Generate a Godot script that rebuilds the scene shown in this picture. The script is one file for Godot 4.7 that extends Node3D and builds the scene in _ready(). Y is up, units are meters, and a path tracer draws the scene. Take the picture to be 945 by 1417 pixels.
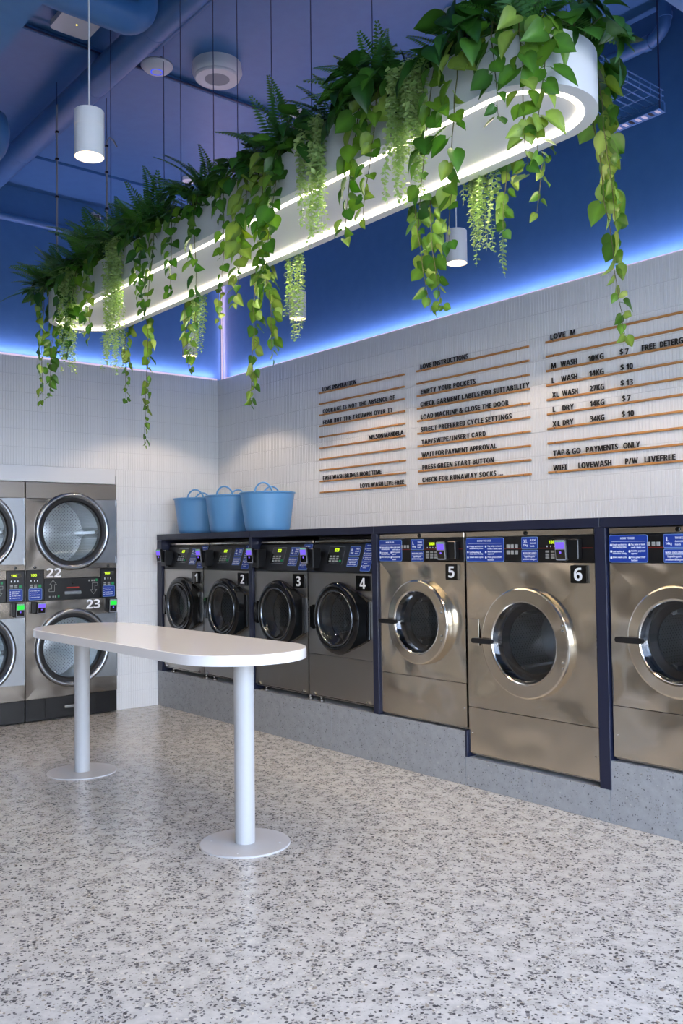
extends Node3D

# ---------------------------------------------------------------- mesh builder
class MB:
	var v := PackedVector3Array()
	var n := PackedVector3Array()
	var idx := PackedInt32Array()
	var col := PackedColorArray()
	var x := Transform3D.IDENTITY

	func tri(a: Vector3, b: Vector3, c: Vector3) -> void:   # counter-clockwise seen from outside
		a = x * a; b = x * b; c = x * c
		var m := (b - a).cross(c - a).normalized()
		var k := v.size()
		v.append(a); v.append(b); v.append(c)
		n.append(m); n.append(m); n.append(m)
		idx.append(k); idx.append(k + 2); idx.append(k + 1)

	func quad(a: Vector3, b: Vector3, c: Vector3, d: Vector3) -> void:
		a = x * a; b = x * b; c = x * c; d = x * d
		var m := (b - a).cross(c - a)
		if m.length() < 1e-12:
			m = (c - a).cross(d - a)
		m = m.normalized()
		var k := v.size()
		v.append(a); v.append(b); v.append(c); v.append(d)
		for i in 4:
			n.append(m)
		for i in [0, 2, 1, 0, 3, 2]:
			idx.append(k + i)

	# chamfered box between two corners
	func box(lo: Vector3, hi: Vector3, b := 0.0) -> void:
		var c := (lo + hi) * 0.5
		var h := (hi - lo).abs() * 0.5
		b = minf(b, minf(h.x, minf(h.y, h.z)) * 0.9)
		var i := h - Vector3(b, b, b)
		for ax in 3:
			for s in [-1.0, 1.0]:
				var u := (ax + 1) % 3
				var w := (ax + 2) % 3
				var p := []
				for q in [[-1, -1], [1, -1], [1, 1], [-1, 1]]:
					var e := Vector3.ZERO
					e[ax] = s * h[ax]; e[u] = q[0] * i[u]; e[w] = q[1] * i[w]
					p.append(c + e)
				if s > 0: quad(p[0], p[1], p[2], p[3])
				else: quad(p[3], p[2], p[1], p[0])
		if b <= 0.0:
			return
		for ax in 3:
			var u := (ax + 1) % 3
			var w := (ax + 2) % 3
			for su in [-1.0, 1.0]:
				for sw in [-1.0, 1.0]:
					var e0 := Vector3.ZERO
					var e1 := Vector3.ZERO
					e0[ax] = -i[ax]; e0[u] = su * h[u]; e0[w] = sw * i[w]
					e1[ax] = -i[ax]; e1[u] = su * i[u]; e1[w] = sw * h[w]
					var e2 := e1; e2[ax] = i[ax]
					var e3 := e0; e3[ax] = i[ax]
					if su * sw > 0: quad(c + e0, c + e1, c + e2, c + e3)
					else: quad(c + e3, c + e2, c + e1, c + e0)
		for sx in [-1.0, 1.0]:
			for sy in [-1.0, 1.0]:
				for sz in [-1.0, 1.0]:
					var a := c + Vector3(sx * h.x, sy * i.y, sz * i.z)
					var d := c + Vector3(sx * i.x, sy * h.y, sz * i.z)
					var e := c + Vector3(sx * i.x, sy * i.y, sz * h.z)
					if sx * sy * sz > 0: tri(a, d, e)
					else: tri(a, e, d)

	# smooth surface through rows of points; closed joins the last column to the first
	func surf(rows: Array, closed := false, flip := false) -> void:
		var k := v.size()
		var nr := rows.size()
		var nc: int = rows[0].size()
		var acc := PackedVector3Array()
		acc.resize(nr * nc)
		for r in nr:
			for c in nc:
				v.append(x * (rows[r][c] as Vector3))
		var cols := nc if closed else nc - 1
		for r in nr - 1:
			for c in cols:
				var a := r * nc + c
				var b := r * nc + (c + 1) % nc
				var d := (r + 1) * nc + c
				var e := (r + 1) * nc + (c + 1) % nc
				var q := [a, b, e, d] if not flip else [a, d, e, b]
				for t in [[0, 1, 2], [0, 2, 3]]:
					var i0: int = q[t[0]]
					var i1: int = q[t[1]]
					var i2: int = q[t[2]]
					var m := (v[k + i1] - v[k + i0]).cross(v[k + i2] - v[k + i0])
					if m.length_squared() < 1e-20:
						continue
					acc[i0] += m; acc[i1] += m; acc[i2] += m
					idx.append(k + i0); idx.append(k + i2); idx.append(k + i1)
		for i in nr * nc:
			n.append(acc[i].normalized() if acc[i].length_squared() > 1e-24 else Vector3.UP)

	# lathe round +Y: profile of Vector2(radius, height); each band its own normals unless smooth
	func lathe(prof: Array, seg := 24, smooth := false) -> void:
		var rings := []
		for p in prof:
			var row := PackedVector3Array()
			for s in seg:
				var a := TAU * s / seg
				row.append(Vector3(cos(a) * p.x, p.y, -sin(a) * p.x))
			rings.append(row)
		if smooth:
			surf(rings, true)
		else:
			for i in rings.size() - 1:
				surf([rings[i], rings[i + 1]], true)

	func tube(path: Array, r: float, seg := 6, r1 := -1.0) -> void:
		if r1 < 0.0: r1 = r
		var rings := []
		var t0: Vector3 = (path[1] - path[0]).normalized()
		var side := t0.cross(Vector3.UP)
		if side.length() < 0.05: side = t0.cross(Vector3.RIGHT)
		side = side.normalized()
		for i in path.size():
			var t: Vector3
			if i == 0: t = t0
			elif i == path.size() - 1: t = (path[i] - path[i - 1]).normalized()
			else: t = (path[i + 1] - path[i - 1]).normalized()
			side = (side - t * side.dot(t)).normalized()
			var up := side.cross(t)
			var row := PackedVector3Array()
			var rr := lerpf(r, r1, float(i) / (path.size() - 1))
			for s in seg:
				var a := TAU * s / seg
				row.append(path[i] + (side * cos(a) + up * sin(a)) * rr)
			rings.append(row)
		surf(rings, true)
		for e in [0, path.size() - 1]:
			var c: Vector3 = path[e]
			var row: PackedVector3Array = rings[e]
			for s in seg:
				if e == 0: tri(c, row[(s + 1) % seg], row[s])
				else: tri(c, row[s], row[(s + 1) % seg])

	# polygon in the xy plane pulled out along z from z0 to z1
	func prism(poly: PackedVector2Array, z0: float, z1: float) -> void:
		if Geometry2D.is_polygon_clockwise(poly):
			poly.reverse()
		var t := Geometry2D.triangulate_polygon(poly)
		for i in range(0, t.size(), 3):
			var a := poly[t[i]]
			var b := poly[t[i + 1]]
			var c := poly[t[i + 2]]
			if (b - a).cross(c - a) < 0:
				var s := b; b = c; c = s
			tri(Vector3(a.x, a.y, z1), Vector3(b.x, b.y, z1), Vector3(c.x, c.y, z1))
			tri(Vector3(a.x, a.y, z0), Vector3(c.x, c.y, z0), Vector3(b.x, b.y, z0))
		for i in poly.size():
			var a := poly[i]
			var b := poly[(i + 1) % poly.size()]
			quad(Vector3(a.x, a.y, z0), Vector3(b.x, b.y, z0), Vector3(b.x, b.y, z1), Vector3(a.x, a.y, z1))

	func mesh_in(m: Mesh, t: Transform3D) -> void:
		for s in m.get_surface_count():
			var arr := m.surface_get_arrays(s)
			var k := v.size()
			var vv: PackedVector3Array = arr[Mesh.ARRAY_VERTEX]
			var nn: PackedVector3Array = arr[Mesh.ARRAY_NORMAL]
			for i in vv.size():
				v.append(x * (t * vv[i]))
				n.append((x.basis * (t.basis * nn[i])).normalized())
			if arr[Mesh.ARRAY_INDEX] != null and (arr[Mesh.ARRAY_INDEX] as PackedInt32Array).size() > 0:
				for i in (arr[Mesh.ARRAY_INDEX] as PackedInt32Array):
					idx.append(k + i)
			else:
				for i in vv.size():
					idx.append(k + i)

	func done() -> ArrayMesh:
		var a := []
		a.resize(Mesh.ARRAY_MAX)
		a[Mesh.ARRAY_VERTEX] = v
		a[Mesh.ARRAY_NORMAL] = n
		if col.size() == v.size() and v.size() > 0: a[Mesh.ARRAY_COLOR] = col
		a[Mesh.ARRAY_INDEX] = idx
		var m := ArrayMesh.new()
		m.add_surface_from_arrays(Mesh.PRIMITIVE_TRIANGLES, a)
		return m

# ---------------------------------------------------------------- scene helpers
var taken := {}
var M := {}
var font: SystemFont
var rng := RandomNumberGenerator.new()

func numbered(called: String) -> String:
	if not taken.has(called):
		taken[called] = 0
		return called
	taken[called] += 1
	return "%s_%03d" % [called, taken[called]]

func tag(o: Node, label: String, category: String, group := "") -> void:
	o.set_meta("label", label)
	o.set_meta("category", category)
	if group: o.set_meta("group", group)

func thing(called: String, label: String, category: String, at := Vector3.ZERO, turn := 0.0, group := "") -> Node3D:
	var o := Node3D.new()
	o.name = numbered(called)
	add_child(o)
	o.position = at
	o.rotation.y = turn
	tag(o, label, category, group)
	return o

func inst(called: String, m: Mesh, material: Material, parent: Node, at := Transform3D.IDENTITY) -> MeshInstance3D:
	var o := MeshInstance3D.new()
	o.mesh = m
	o.material_override = material
	if parent == self:
		o.name = numbered(called)
		add_child(o)
	else:
		o.name = called
		parent.add_child(o, true)
	o.transform = at
	return o

func obj(called: String, b: MB, material: Material, parent: Node = self) -> MeshInstance3D:
	return inst(called, b.done(), material, parent)

func structure(called: String) -> Node3D:
	var o := Node3D.new()
	o.name = called
	add_child(o)
	o.set_meta("kind", "structure")
	return o

func bx(lo: Vector3, hi: Vector3, b := 0.0) -> MB:
	var m := MB.new()
	m.box(lo, hi, b)
	return m

func mat(c: Color, rough := 0.6, metal := 0.0) -> StandardMaterial3D:
	var m := StandardMaterial3D.new()
	m.albedo_color = c
	m.roughness = rough
	m.metallic = metal
	return m

func glow(c: Color, e: float) -> StandardMaterial3D:
	var m := mat(Color(0.05, 0.05, 0.05), 0.5)
	m.emission_enabled = true
	m.emission = c
	m.emission_energy_multiplier = e
	return m

func leafmat(c: Color, back: Color, marbled := true) -> StandardMaterial3D:
	var m := mat(c, 0.42)
	m.backlight_enabled = true
	m.backlight = back
	m.vertex_color_use_as_albedo = marbled
	m.cull_mode = BaseMaterial3D.CULL_DISABLED
	return m

func text_mesh(s: String, cap: float, depth: float, step := 2.0) -> TextMesh:
	var t := TextMesh.new()
	t.font = font
	t.font_size = 64
	t.text = s
	t.pixel_size = cap / (64.0 * 0.714)
	t.depth = depth
	t.curve_step = step
	t.horizontal_alignment = HORIZONTAL_ALIGNMENT_LEFT
	return t

# puts a line of writing into b: lower left corner at p, facing +z, squeezed to width w if given
func write(b: MB, s: String, p: Vector3, cap: float, w := -1.0, depth := 0.0008) -> float:
	var t := text_mesh(s, cap, depth, 3.0)
	var bb := t.get_aabb()
	var k := 1.0
	if w > 0.0 and bb.size.x > 0.0: k = w / bb.size.x
	var tr := Transform3D(Basis.IDENTITY.scaled(Vector3(k, 1, 1)), p - Vector3(bb.position.x * k, bb.position.y, bb.position.z))
	b.mesh_in(t, tr)
	return bb.size.x * k

func round_rect(x0: float, y0: float, x1: float, y1: float, r: float, seg := 4) -> PackedVector2Array:
	var p := PackedVector2Array()
	for c in [[x1 - r, y0 + r, -PI / 2], [x1 - r, y1 - r, 0.0], [x0 + r, y1 - r, PI / 2], [x0 + r, y0 + r, PI]]:
		for i in seg + 1:
			var a: float = c[2] + PI / 2 * i / seg
			p.append(Vector2(c[0] + cos(a) * r, c[1] + sin(a) * r))
	return p

func stadium(r: float, hl: float, seg := 20) -> PackedVector2Array:   # long axis along y of the 2D plane
	var p := PackedVector2Array()
	for i in seg + 1:
		var a := PI * i / seg
		p.append(Vector2(cos(a) * r, hl + sin(a) * r))
	for i in seg + 1:
		var a := PI + PI * i / seg
		p.append(Vector2(cos(a) * r, -hl + sin(a) * r))
	return p

# ---------------------------------------------------------------- textures
func terrazzo(size: int, base: Color, blotch: float, stones: int, rmin: float, rmax: float, dark: float, seed_: int) -> ImageTexture:
	var nz := FastNoiseLite.new()
	nz.seed = seed_
	nz.noise_type = FastNoiseLite.TYPE_SIMPLEX
	nz.frequency = 0.012
	nz.fractal_octaves = 5
	nz.fractal_gain = 0.62
	var g := nz.get_seamless_image(size, size)
	var data := g.get_data()
	var out := PackedByteArray()
	out.resize(size * size * 3)
	var br := int(base.r * 255)
	var bg := int(base.g * 255)
	var bb := int(base.b * 255)
	var lut := PackedInt32Array()
	for i in 256:
		lut.append(int((i - 128) * blotch))
	var k := 0
	for i in size * size:
		var d := lut[data[i]]
		out[k] = br + d; out[k + 1] = bg + d; out[k + 2] = bb + d
		k += 3
	var r := RandomNumberGenerator.new()
	r.seed = seed_
	for s in stones:
		var cx := r.randi_range(0, size - 1)
		var cy := r.randi_range(0, size - 1)
		# stones lie thicker where the concrete was ground deeper
		if data[cy * size + cx] > 132 and r.randf() < 0.75:
			continue
		var u := r.randf()
		var a := rmin + (rmax - rmin) * u * u * u
		var asp := r.randf_range(0.5, 0.95)
		var th := r.randf() * PI
		var ct := cos(th)
		var st := sin(th)
		var tone := r.randf()
		var col := Vector3i(br, bg, bb)
		if tone < 0.72:
			var q := dark * r.randf_range(0.75, 1.5)
			col = Vector3i(int(br * q), int(bg * q), int(bb * (q + 0.02)))
		elif tone < 0.88:
			col = Vector3i(mini(255, br + 22), mini(255, bg + 20), mini(255, bb + 14))
		else:
			col = Vector3i(int(br * 0.80), int(bg * 0.77), int(bb * 0.72))
		var R := int(ceil(a))
		for yy in range(-R, R + 1):
			for xx in range(-R, R + 1):
				var p := (xx * ct + yy * st) / a
				var q2 := (-xx * st + yy * ct) / (a * asp)
				if absf(p) * absf(p) * absf(p) + absf(q2) * absf(q2) * absf(q2) <= 1.0:
					var o := (((cy + yy + size) % size) * size + (cx + xx + size) % size) * 3
					out[o] = col.x; out[o + 1] = col.y; out[o + 2] = col.z
	var im := Image.create_from_data(size, size, false, Image.FORMAT_RGB8, out)
	return ImageTexture.create_from_image(im)

func noise_tex(size: int, freq: float, lo: Color, hi: Color, seed_: int) -> ImageTexture:
	var nz := FastNoiseLite.new()
	nz.seed = seed_
	nz.frequency = freq
	nz.fractal_octaves = 4
	var g := nz.get_seamless_image(size, size)
	var data := g.get_data()
	var out := PackedByteArray()
	out.resize(size * size * 3)
	for i in size * size:
		var c := lo.lerp(hi, data[i] / 255.0)
		out[i * 3] = int(c.r * 255); out[i * 3 + 1] = int(c.g * 255); out[i * 3 + 2] = int(c.b * 255)
	return ImageTexture.create_from_image(Image.create_from_data(size, size, false, Image.FORMAT_RGB8, out))

func dots_tex(tone := 0.62) -> ImageTexture:   # drum sheet with punched holes
	var s := 64
	var im := Image.create(s, s, false, Image.FORMAT_RGB8)
	im.fill(Color(tone * 0.97, tone, tone * 1.01))
	for c in [Vector2(16, 16), Vector2(48, 48)]:
		for yy in range(-8, 9):
			for xx in range(-8, 9):
				if xx * xx + yy * yy <= 60:
					im.set_pixel(int(c.x) + xx, int(c.y) + yy, Color(0.07, 0.075, 0.08))
	return ImageTexture.create_from_image(im)

func grain_tex() -> ImageTexture:   # oak grain running along u
	var nz := FastNoiseLite.new()
	nz.seed = 5
	nz.frequency = 0.05
	nz.fractal_octaves = 3
	var im := Image.create(256, 64, false, Image.FORMAT_RGB8)
	for y in 64:
		for xx in 256:
			var t := nz.get_noise_2d(xx * 0.12, y * 3.0) * 0.5 + 0.5
			im.set_pixel(xx, y, Color(0.66, 0.43, 0.22).lerp(Color(0.82, 0.60, 0.35), t))
	return ImageTexture.create_from_image(im)

func triplanar(m: StandardMaterial3D, scale_: float, world := true) -> StandardMaterial3D:
	m.uv1_triplanar = true
	m.uv1_world_triplanar = world
	m.uv1_scale = Vector3.ONE * scale_
	return m

func make_materials() -> void:
	M.floor = triplanar(mat(Color.WHITE, 0.22), 1.0 / 2.2)
	M.floor.albedo_texture = terrazzo(1536, Color(0.72, 0.71, 0.69), 0.15, 62000, 0.9, 5.2, 0.47, 11)
	M.floor.metallic_specular = 0.5
	M.plinth = triplanar(mat(Color.WHITE, 0.55), 1.0 / 0.9)
	M.plinth.albedo_texture = terrazzo(768, Color(0.58, 0.585, 0.59), 0.07, 5000, 0.9, 4.0, 0.62, 23)
	M.grout = mat(Color(0.80, 0.80, 0.795), 0.8)
	M.tile = [mat(Color(0.87, 0.87, 0.865), 0.3), mat(Color(0.872, 0.872, 0.867), 0.3), mat(Color(0.867, 0.868, 0.865), 0.3)]
	M.blue = triplanar(mat(Color.WHITE, 0.42), 0.8)
	M.blue.albedo_texture = noise_tex(512, 0.02, Color(0.225, 0.405, 0.605), Color(0.245, 0.43, 0.63), 3)
	M.navy = mat(Color(0.09, 0.11, 0.20), 0.42)
	M.white_wall = mat(Color(0.84, 0.84, 0.83), 0.6)
	M.powder = mat(Color(0.735, 0.735, 0.73), 0.4)
	M.white = mat(Color(0.84, 0.845, 0.85), 0.35)
	M.table = mat(Color(0.90, 0.895, 0.885), 0.12)
	M.steel = mat(Color(0.83, 0.785, 0.715), 0.17, 1.0)
	M.steel_dark = mat(Color(0.66, 0.64, 0.61), 0.31, 1.0)
	M.steel_grey = mat(Color(0.52, 0.495, 0.465), 0.22, 1.0)
	M.chrome = mat(Color(0.82, 0.82, 0.82), 0.1, 1.0)
	M.ring = mat(Color(0.42, 0.43, 0.44), 0.22, 1.0)
	M.dark_wall = mat(Color(0.66, 0.61, 0.54), 0.6)
	M.alu = mat(Color(0.60, 0.615, 0.63), 0.27, 1.0)
	M.black = mat(Color(0.045, 0.045, 0.05), 0.3)
	M.black_gloss = mat(Color(0.03, 0.03, 0.032), 0.1)
	M.rubber = mat(Color(0.05, 0.05, 0.052), 0.55)
	M.drum = triplanar(mat(Color.WHITE, 0.35, 0.75), 40.0, false)
	M.drum.albedo_texture = dots_tex()
	M.drum_fine = triplanar(mat(Color.WHITE, 0.3, 0.6), 34.0, false)
	M.drum_fine.albedo_texture = dots_tex(0.86)
	M.drum_plain = mat(Color(0.70, 0.72, 0.74), 0.25, 0.9)
	M.glass = mat(Color(0.03, 0.035, 0.04, 0.36), 0.03)
	M.glass.transparency = BaseMaterial3D.TRANSPARENCY_ALPHA
	M.glass_dryer = mat(Color(0.25, 0.36, 0.40, 0.14), 0.03)
	M.glass_dryer.transparency = BaseMaterial3D.TRANSPARENCY_ALPHA
	M.pane = mat(Color(0.9, 0.95, 0.95, 0.06), 0.02)
	M.pane.transparency = BaseMaterial3D.TRANSPARENCY_ALPHA
	M.decal = mat(Color(0.075, 0.22, 0.58), 0.4)
	M.decal_edge = mat(Color(0.55, 0.68, 0.88), 0.4)
	M.print = mat(Color(0.92, 0.93, 0.95), 0.5)
	M.numeral = mat(Color(0.90, 0.90, 0.90), 0.4)
	M.key = mat(Color(0.62, 0.62, 0.60), 0.5)
	M.green_key = mat(Color(0.04, 0.55, 0.30), 0.4)
	M.red_line = mat(Color(0.62, 0.15, 0.09), 0.5)
	M.display = glow(Color(0.85, 1.0, 0.1), 1.1)
	M.screen = glow(Color(0.50, 0.38, 1.0), 0.9)
	M.screen_green = glow(Color(0.1, 0.95, 0.25), 0.9)
	M.led_dot = glow(Color(0.2, 1.0, 0.6), 1.0)
	M.tub = mat(Color(0.39, 0.61, 0.80), 0.33)
	M.oak = mat(Color.WHITE, 0.55)
	M.oak.albedo_texture = grain_tex()
	triplanar(M.oak, 2.0)
	M.letter = mat(Color(0.04, 0.04, 0.04), 0.5)
	M.led = glow(Color(1.0, 0.95, 0.87), 4.0)
	M.cove = glow(Color(0.98, 0.88, 1.0), 0.7)
	M.bulb = glow(Color(1.0, 0.86, 0.66), 7.0)
	M.soil = mat(Color(0.12, 0.09, 0.07), 0.9)
	M.stem = mat(Color(0.30, 0.30, 0.13), 0.6)
	M.vine = [leafmat(Color(0.25, 0.43, 0.13), Color(0.42, 0.58, 0.08)), leafmat(Color(0.34, 0.53, 0.16), Color(0.50, 0.64, 0.10)), leafmat(Color(0.46, 0.62, 0.20), Color(0.62, 0.68, 0.12)), leafmat(Color(0.60, 0.70, 0.32), Color(0.68, 0.70, 0.18))]
	M.dark_leaf = [leafmat(Color(0.16, 0.33, 0.12), Color(0.24, 0.40, 0.06)), leafmat(Color(0.21, 0.40, 0.14), Color(0.32, 0.48, 0.07)), leafmat(Color(0.29, 0.48, 0.17), Color(0.40, 0.54, 0.09))]
	M.fern = [leafmat(Color(0.18, 0.36, 0.13), Color(0.22, 0.38, 0.06), false), leafmat(Color(0.24, 0.43, 0.15), Color(0.28, 0.42, 0.07), false), leafmat(Color(0.20, 0.38, 0.19), Color(0.24, 0.38, 0.10), false)]
	M.silver = [leafmat(Color(0.58, 0.69, 0.42), Color(0.42, 0.55, 0.22), false), leafmat(Color(0.68, 0.77, 0.50), Color(0.48, 0.58, 0.25), false)]
	M.cable = mat(Color(0.55, 0.56, 0.58), 0.5)
	M.wire = mat(Color(0.16, 0.2, 0.34), 0.5)
	M.device = mat(Color(0.80, 0.80, 0.80), 0.5)
	M.device_grey = mat(Color(0.55, 0.56, 0.58), 0.7)
	M.frame = mat(Color(0.16, 0.17, 0.19), 0.4)
	M.paving = triplanar(mat(Color.WHITE, 0.85), 0.5)
	M.paving.albedo_texture = noise_tex(256, 0.05, Color(0.5, 0.49, 0.47), Color(0.6, 0.59, 0.57), 9)

# ---------------------------------------------------------------- the room
const XW := 4.625      # face of the tiled side wall
const ZA := -7.466     # face of the tiled end wall
const XM := 3.975      # front of the washer row
const TOP := 3.012     # top of the tiling
const CEIL := 4.468
const GAP := 0.12      # the tiled lining stands this far off the painted wall
const XL := -2.8
const ZF := 1.6
const COURSE := 0.1506

# one course of finger tiles: runs along +x from 0, faces +z, base at y = 0
func course(length: float, seed_: int) -> ArrayMesh:
	var b := MB.new()
	var r := RandomNumberGenerator.new()
	r.seed = seed_
	var pitch := 0.0222
	var cnt := int(length / pitch)
	var h := COURSE - 0.0025
	for i in cnt:
		var x0 := i * pitch + 0.0003
		var x1 := (i + 1) * pitch - 0.0003
		var z := 0.0035 + r.randf_range(-0.0003, 0.0003)
		var tl := r.randf_range(-0.00025, 0.00025)
		var e := 0.0020
		var p := [Vector3(x0, 0, 0), Vector3(x0 + e, 0.0015, z - tl), Vector3(x1 - e, 0.0015, z + tl), Vector3(x1, 0, 0)]
		var q := [Vector3(x0, h, 0), Vector3(x0 + e, h - 0.0015, z - tl), Vector3(x1 - e, h - 0.0015, z + tl), Vector3(x1, h, 0)]
		for k in 3:
			b.quad(p[k], p[k + 1], q[k + 1], q[k])
		b.quad(q[0], q[1], q[2], q[3])
		b.quad(p[3], p[2], p[1], p[0])
	return b.done()

func tile_field(parent: Node, at: Vector3, turn: float, length: float, y0: int, y1: int, seed_: int) -> void:
	var ms := [course(length, seed_), course(length, seed_ + 1), course(length, seed_ + 2)]
	for k in range(y0, y1):
		var o := inst("tile_course", ms[k % 3], M.tile[(k * 7 + seed_) % 3], parent, Transform3D(Basis(Vector3.UP, turn), at + Vector3(0, k * COURSE, 0)))
		o.set_meta("kind", "stuff")

func build_room() -> void:
	obj("floor", bx(Vector3(XL - 0.2, -0.2, ZA - 1.2), Vector3(XW + 0.3, 0, ZF + 0.2)), M.floor).set_meta("kind", "structure")
	# right wall: blue painted upper wall, tiled lining in front of it
	var w := structure("wall_right")
	obj("painted_wall", bx(Vector3(XW + GAP, 0, ZA - 1.2), Vector3(XW + 0.3, 4.7, ZF + 0.2)), M.blue, w)
	obj("tile_backing", bx(Vector3(XW - 0.001, 0, ZA + 0.001), Vector3(XW + 0.03, TOP - 0.004, ZF)), M.grout, w)
	tile_field(w, Vector3(XW, 0, ZA), -PI / 2, ZF - ZA, 10, 20, 40)
	# end wall with the recess for the dryers
	w = structure("wall_back")
	obj("painted_wall", bx(Vector3(XL - 0.2, 2.05, ZA - 0.3), Vector3(XW + GAP - 0.001, 4.7, ZA - GAP)), M.blue, w)
	obj("recess_wall", bx(Vector3(XL - 0.2, 0, ZA - 1.2), Vector3(XW + GAP - 0.001, 2.05, ZA - 1.0)), M.white_wall, w)
	obj("tile_backing", bx(Vector3(3.56, 0, ZA - 0.99), Vector3(XW - 0.002, 2.05, ZA + 0.001)), M.grout, w)
	obj("tile_backing", bx(Vector3(XL, 2.05, ZA - 0.03), Vector3(XW - 0.002, TOP - 0.004, ZA + 0.001)), M.grout, w)
	obj("recess_soffit", bx(Vector3(XL, 2.0, ZA - 0.99), Vector3(3.555, 2.049, ZA - 0.05)), M.white_wall, w)
	obj("service_panel", bx(Vector3(XL, 0, ZA - 0.06), Vector3(0.999, 2.0, ZA - 0.02)), M.dark_wall, w)
	obj("recess_side", bx(Vector3(1.0, 0, ZA - 0.99), Vector3(1.10, 2.0, ZA)), M.white_wall, w)
	tile_field(w, Vector3(3.565, 0, ZA), 0.0, XW - 3.565, 0, 14, 60)
	tile_field(w, Vector3(XL + 0.02, 0, ZA), 0.0, XW - XL - 0.02, 14, 20, 70)
	# white bulkhead panel over the dryers
	obj("trim_1", bx(Vector3(1.1, 1.972, ZA - 0.04), Vector3(3.535, 2.103, ZA + 0.045), 0.003), M.white).set_meta("kind", "structure")
	obj("wall_left", bx(Vector3(XL - 0.2, 0, ZA - 0.05), Vector3(XL, 4.7, ZF + 0.2)), M.dark_wall).set_meta("kind", "structure")
	# street front behind the photographer: mullioned glazing
	w = structure("wall_front")
	obj("sill_wall", bx(Vector3(XL, 0, ZF), Vector3(XW, 0.12, ZF + 0.18)), M.white_wall, w)
	obj("head_wall", bx(Vector3(XL, 3.5, ZF), Vector3(XW, 4.7, ZF + 0.18)), M.white_wall, w)
	obj("pier", bx(Vector3(XL, 0.12, ZF), Vector3(XL + 0.35, 3.5, ZF + 0.18)), M.white_wall, w)
	obj("pier", bx(Vector3(XW - 0.35, 0.12, ZF), Vector3(XW, 3.5, ZF + 0.18)), M.white_wall, w)
	var a := XL + 0.35
	var e := XW - 0.35
	for k in 4:
		var win := structure("window_%d" % (k + 1))
		var x0 := lerpf(a, e, k / 4.0)
		var x1 := lerpf(a, e, (k + 1) / 4.0)
		var f := MB.new()
		f.box(Vector3(x0, 0.12, ZF + 0.05), Vector3(x0 + 0.04, 3.5, ZF + 0.12))
		f.box(Vector3(x1 - 0.04, 0.12, ZF + 0.05), Vector3(x1, 3.5, ZF + 0.12))
		f.box(Vector3(x0 + 0.04, 0.12, ZF + 0.05), Vector3(x1 - 0.04, 0.17, ZF + 0.12))
		f.box(Vector3(x0 + 0.04, 3.45, ZF + 0.05), Vector3(x1 - 0.04, 3.5, ZF + 0.12))
		obj("window_frame", f, M.frame, win)
		obj("window_pane", bx(Vector3(x0 + 0.04, 0.17, ZF + 0.08), Vector3(x1 - 0.04, 3.45, ZF + 0.086)), M.pane, win)
	obj("pavement", bx(Vector3(-14, -0.25, ZF + 0.2), Vector3(14, -0.05, ZF + 14)), M.paving).set_meta("kind", "structure")
	# ceilings
	w = structure("ceiling")
	obj("ceiling_panel", bx(Vector3(1.37, CEIL + 0.02, -6.92), Vector3(XW + GAP - 0.001, 4.7, -1.95)), M.blue, w)
	obj("perimeter_panel", bx(Vector3(1.37, CEIL, ZA - GAP + 0.001), Vector3(XW + GAP - 0.001, 4.7, -6.925)), M.blue, w)
	obj("side_soffit", bx(Vector3(XL, 3.6, ZA + 0.002), Vector3(1.37, 4.7, -1.95)), M.blue, w)
	obj("front_soffit", bx(Vector3(XL, 3.6, -1.95), Vector3(XW + GAP - 0.001, 4.7, ZF)), M.blue, w)
	obj("ceiling_batten", bx(Vector3(1.37, CEIL - 0.015, -5.26), Vector3(3.9, CEIL + 0.02, -5.19), 0.006), M.blue, w)

# light strips lying on the ledge on top of the tiling, and one up the corner
func strip_light(called: String, label: String, a: Vector3, b: Vector3, face: Vector3, wide: float, material: Material, col: Color, e: float, tall := 0.026) -> void:
	var t := thing(called, label, "light strip", (a + b) * 0.5, 0.0, "violet cove strips")
	var ln := (b - a).length()
	var along := (b - a).normalized()
	var side := face.cross(along).normalized()
	var m := MB.new()
	m.x = Transform3D(Basis(side, face, side.cross(face)).orthonormalized(), Vector3.ZERO)
	m.box(Vector3(-wide / 2, -0.006, -ln / 2), Vector3(wide / 2, tall, ln / 2))
	obj("led_diffuser", m, material, t)
	var l := AreaLight3D.new()
	l.area_size = Vector2(wide, ln)
	l.light_color = col
	l.light_energy = e
	l.area_range = 12.0
	l.shadow_enabled = true
	t.add_child(l)
	l.transform = Transform3D(Basis(side, (-face).cross(side), -face).orthonormalized(), face * (tall + 0.003))

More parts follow.
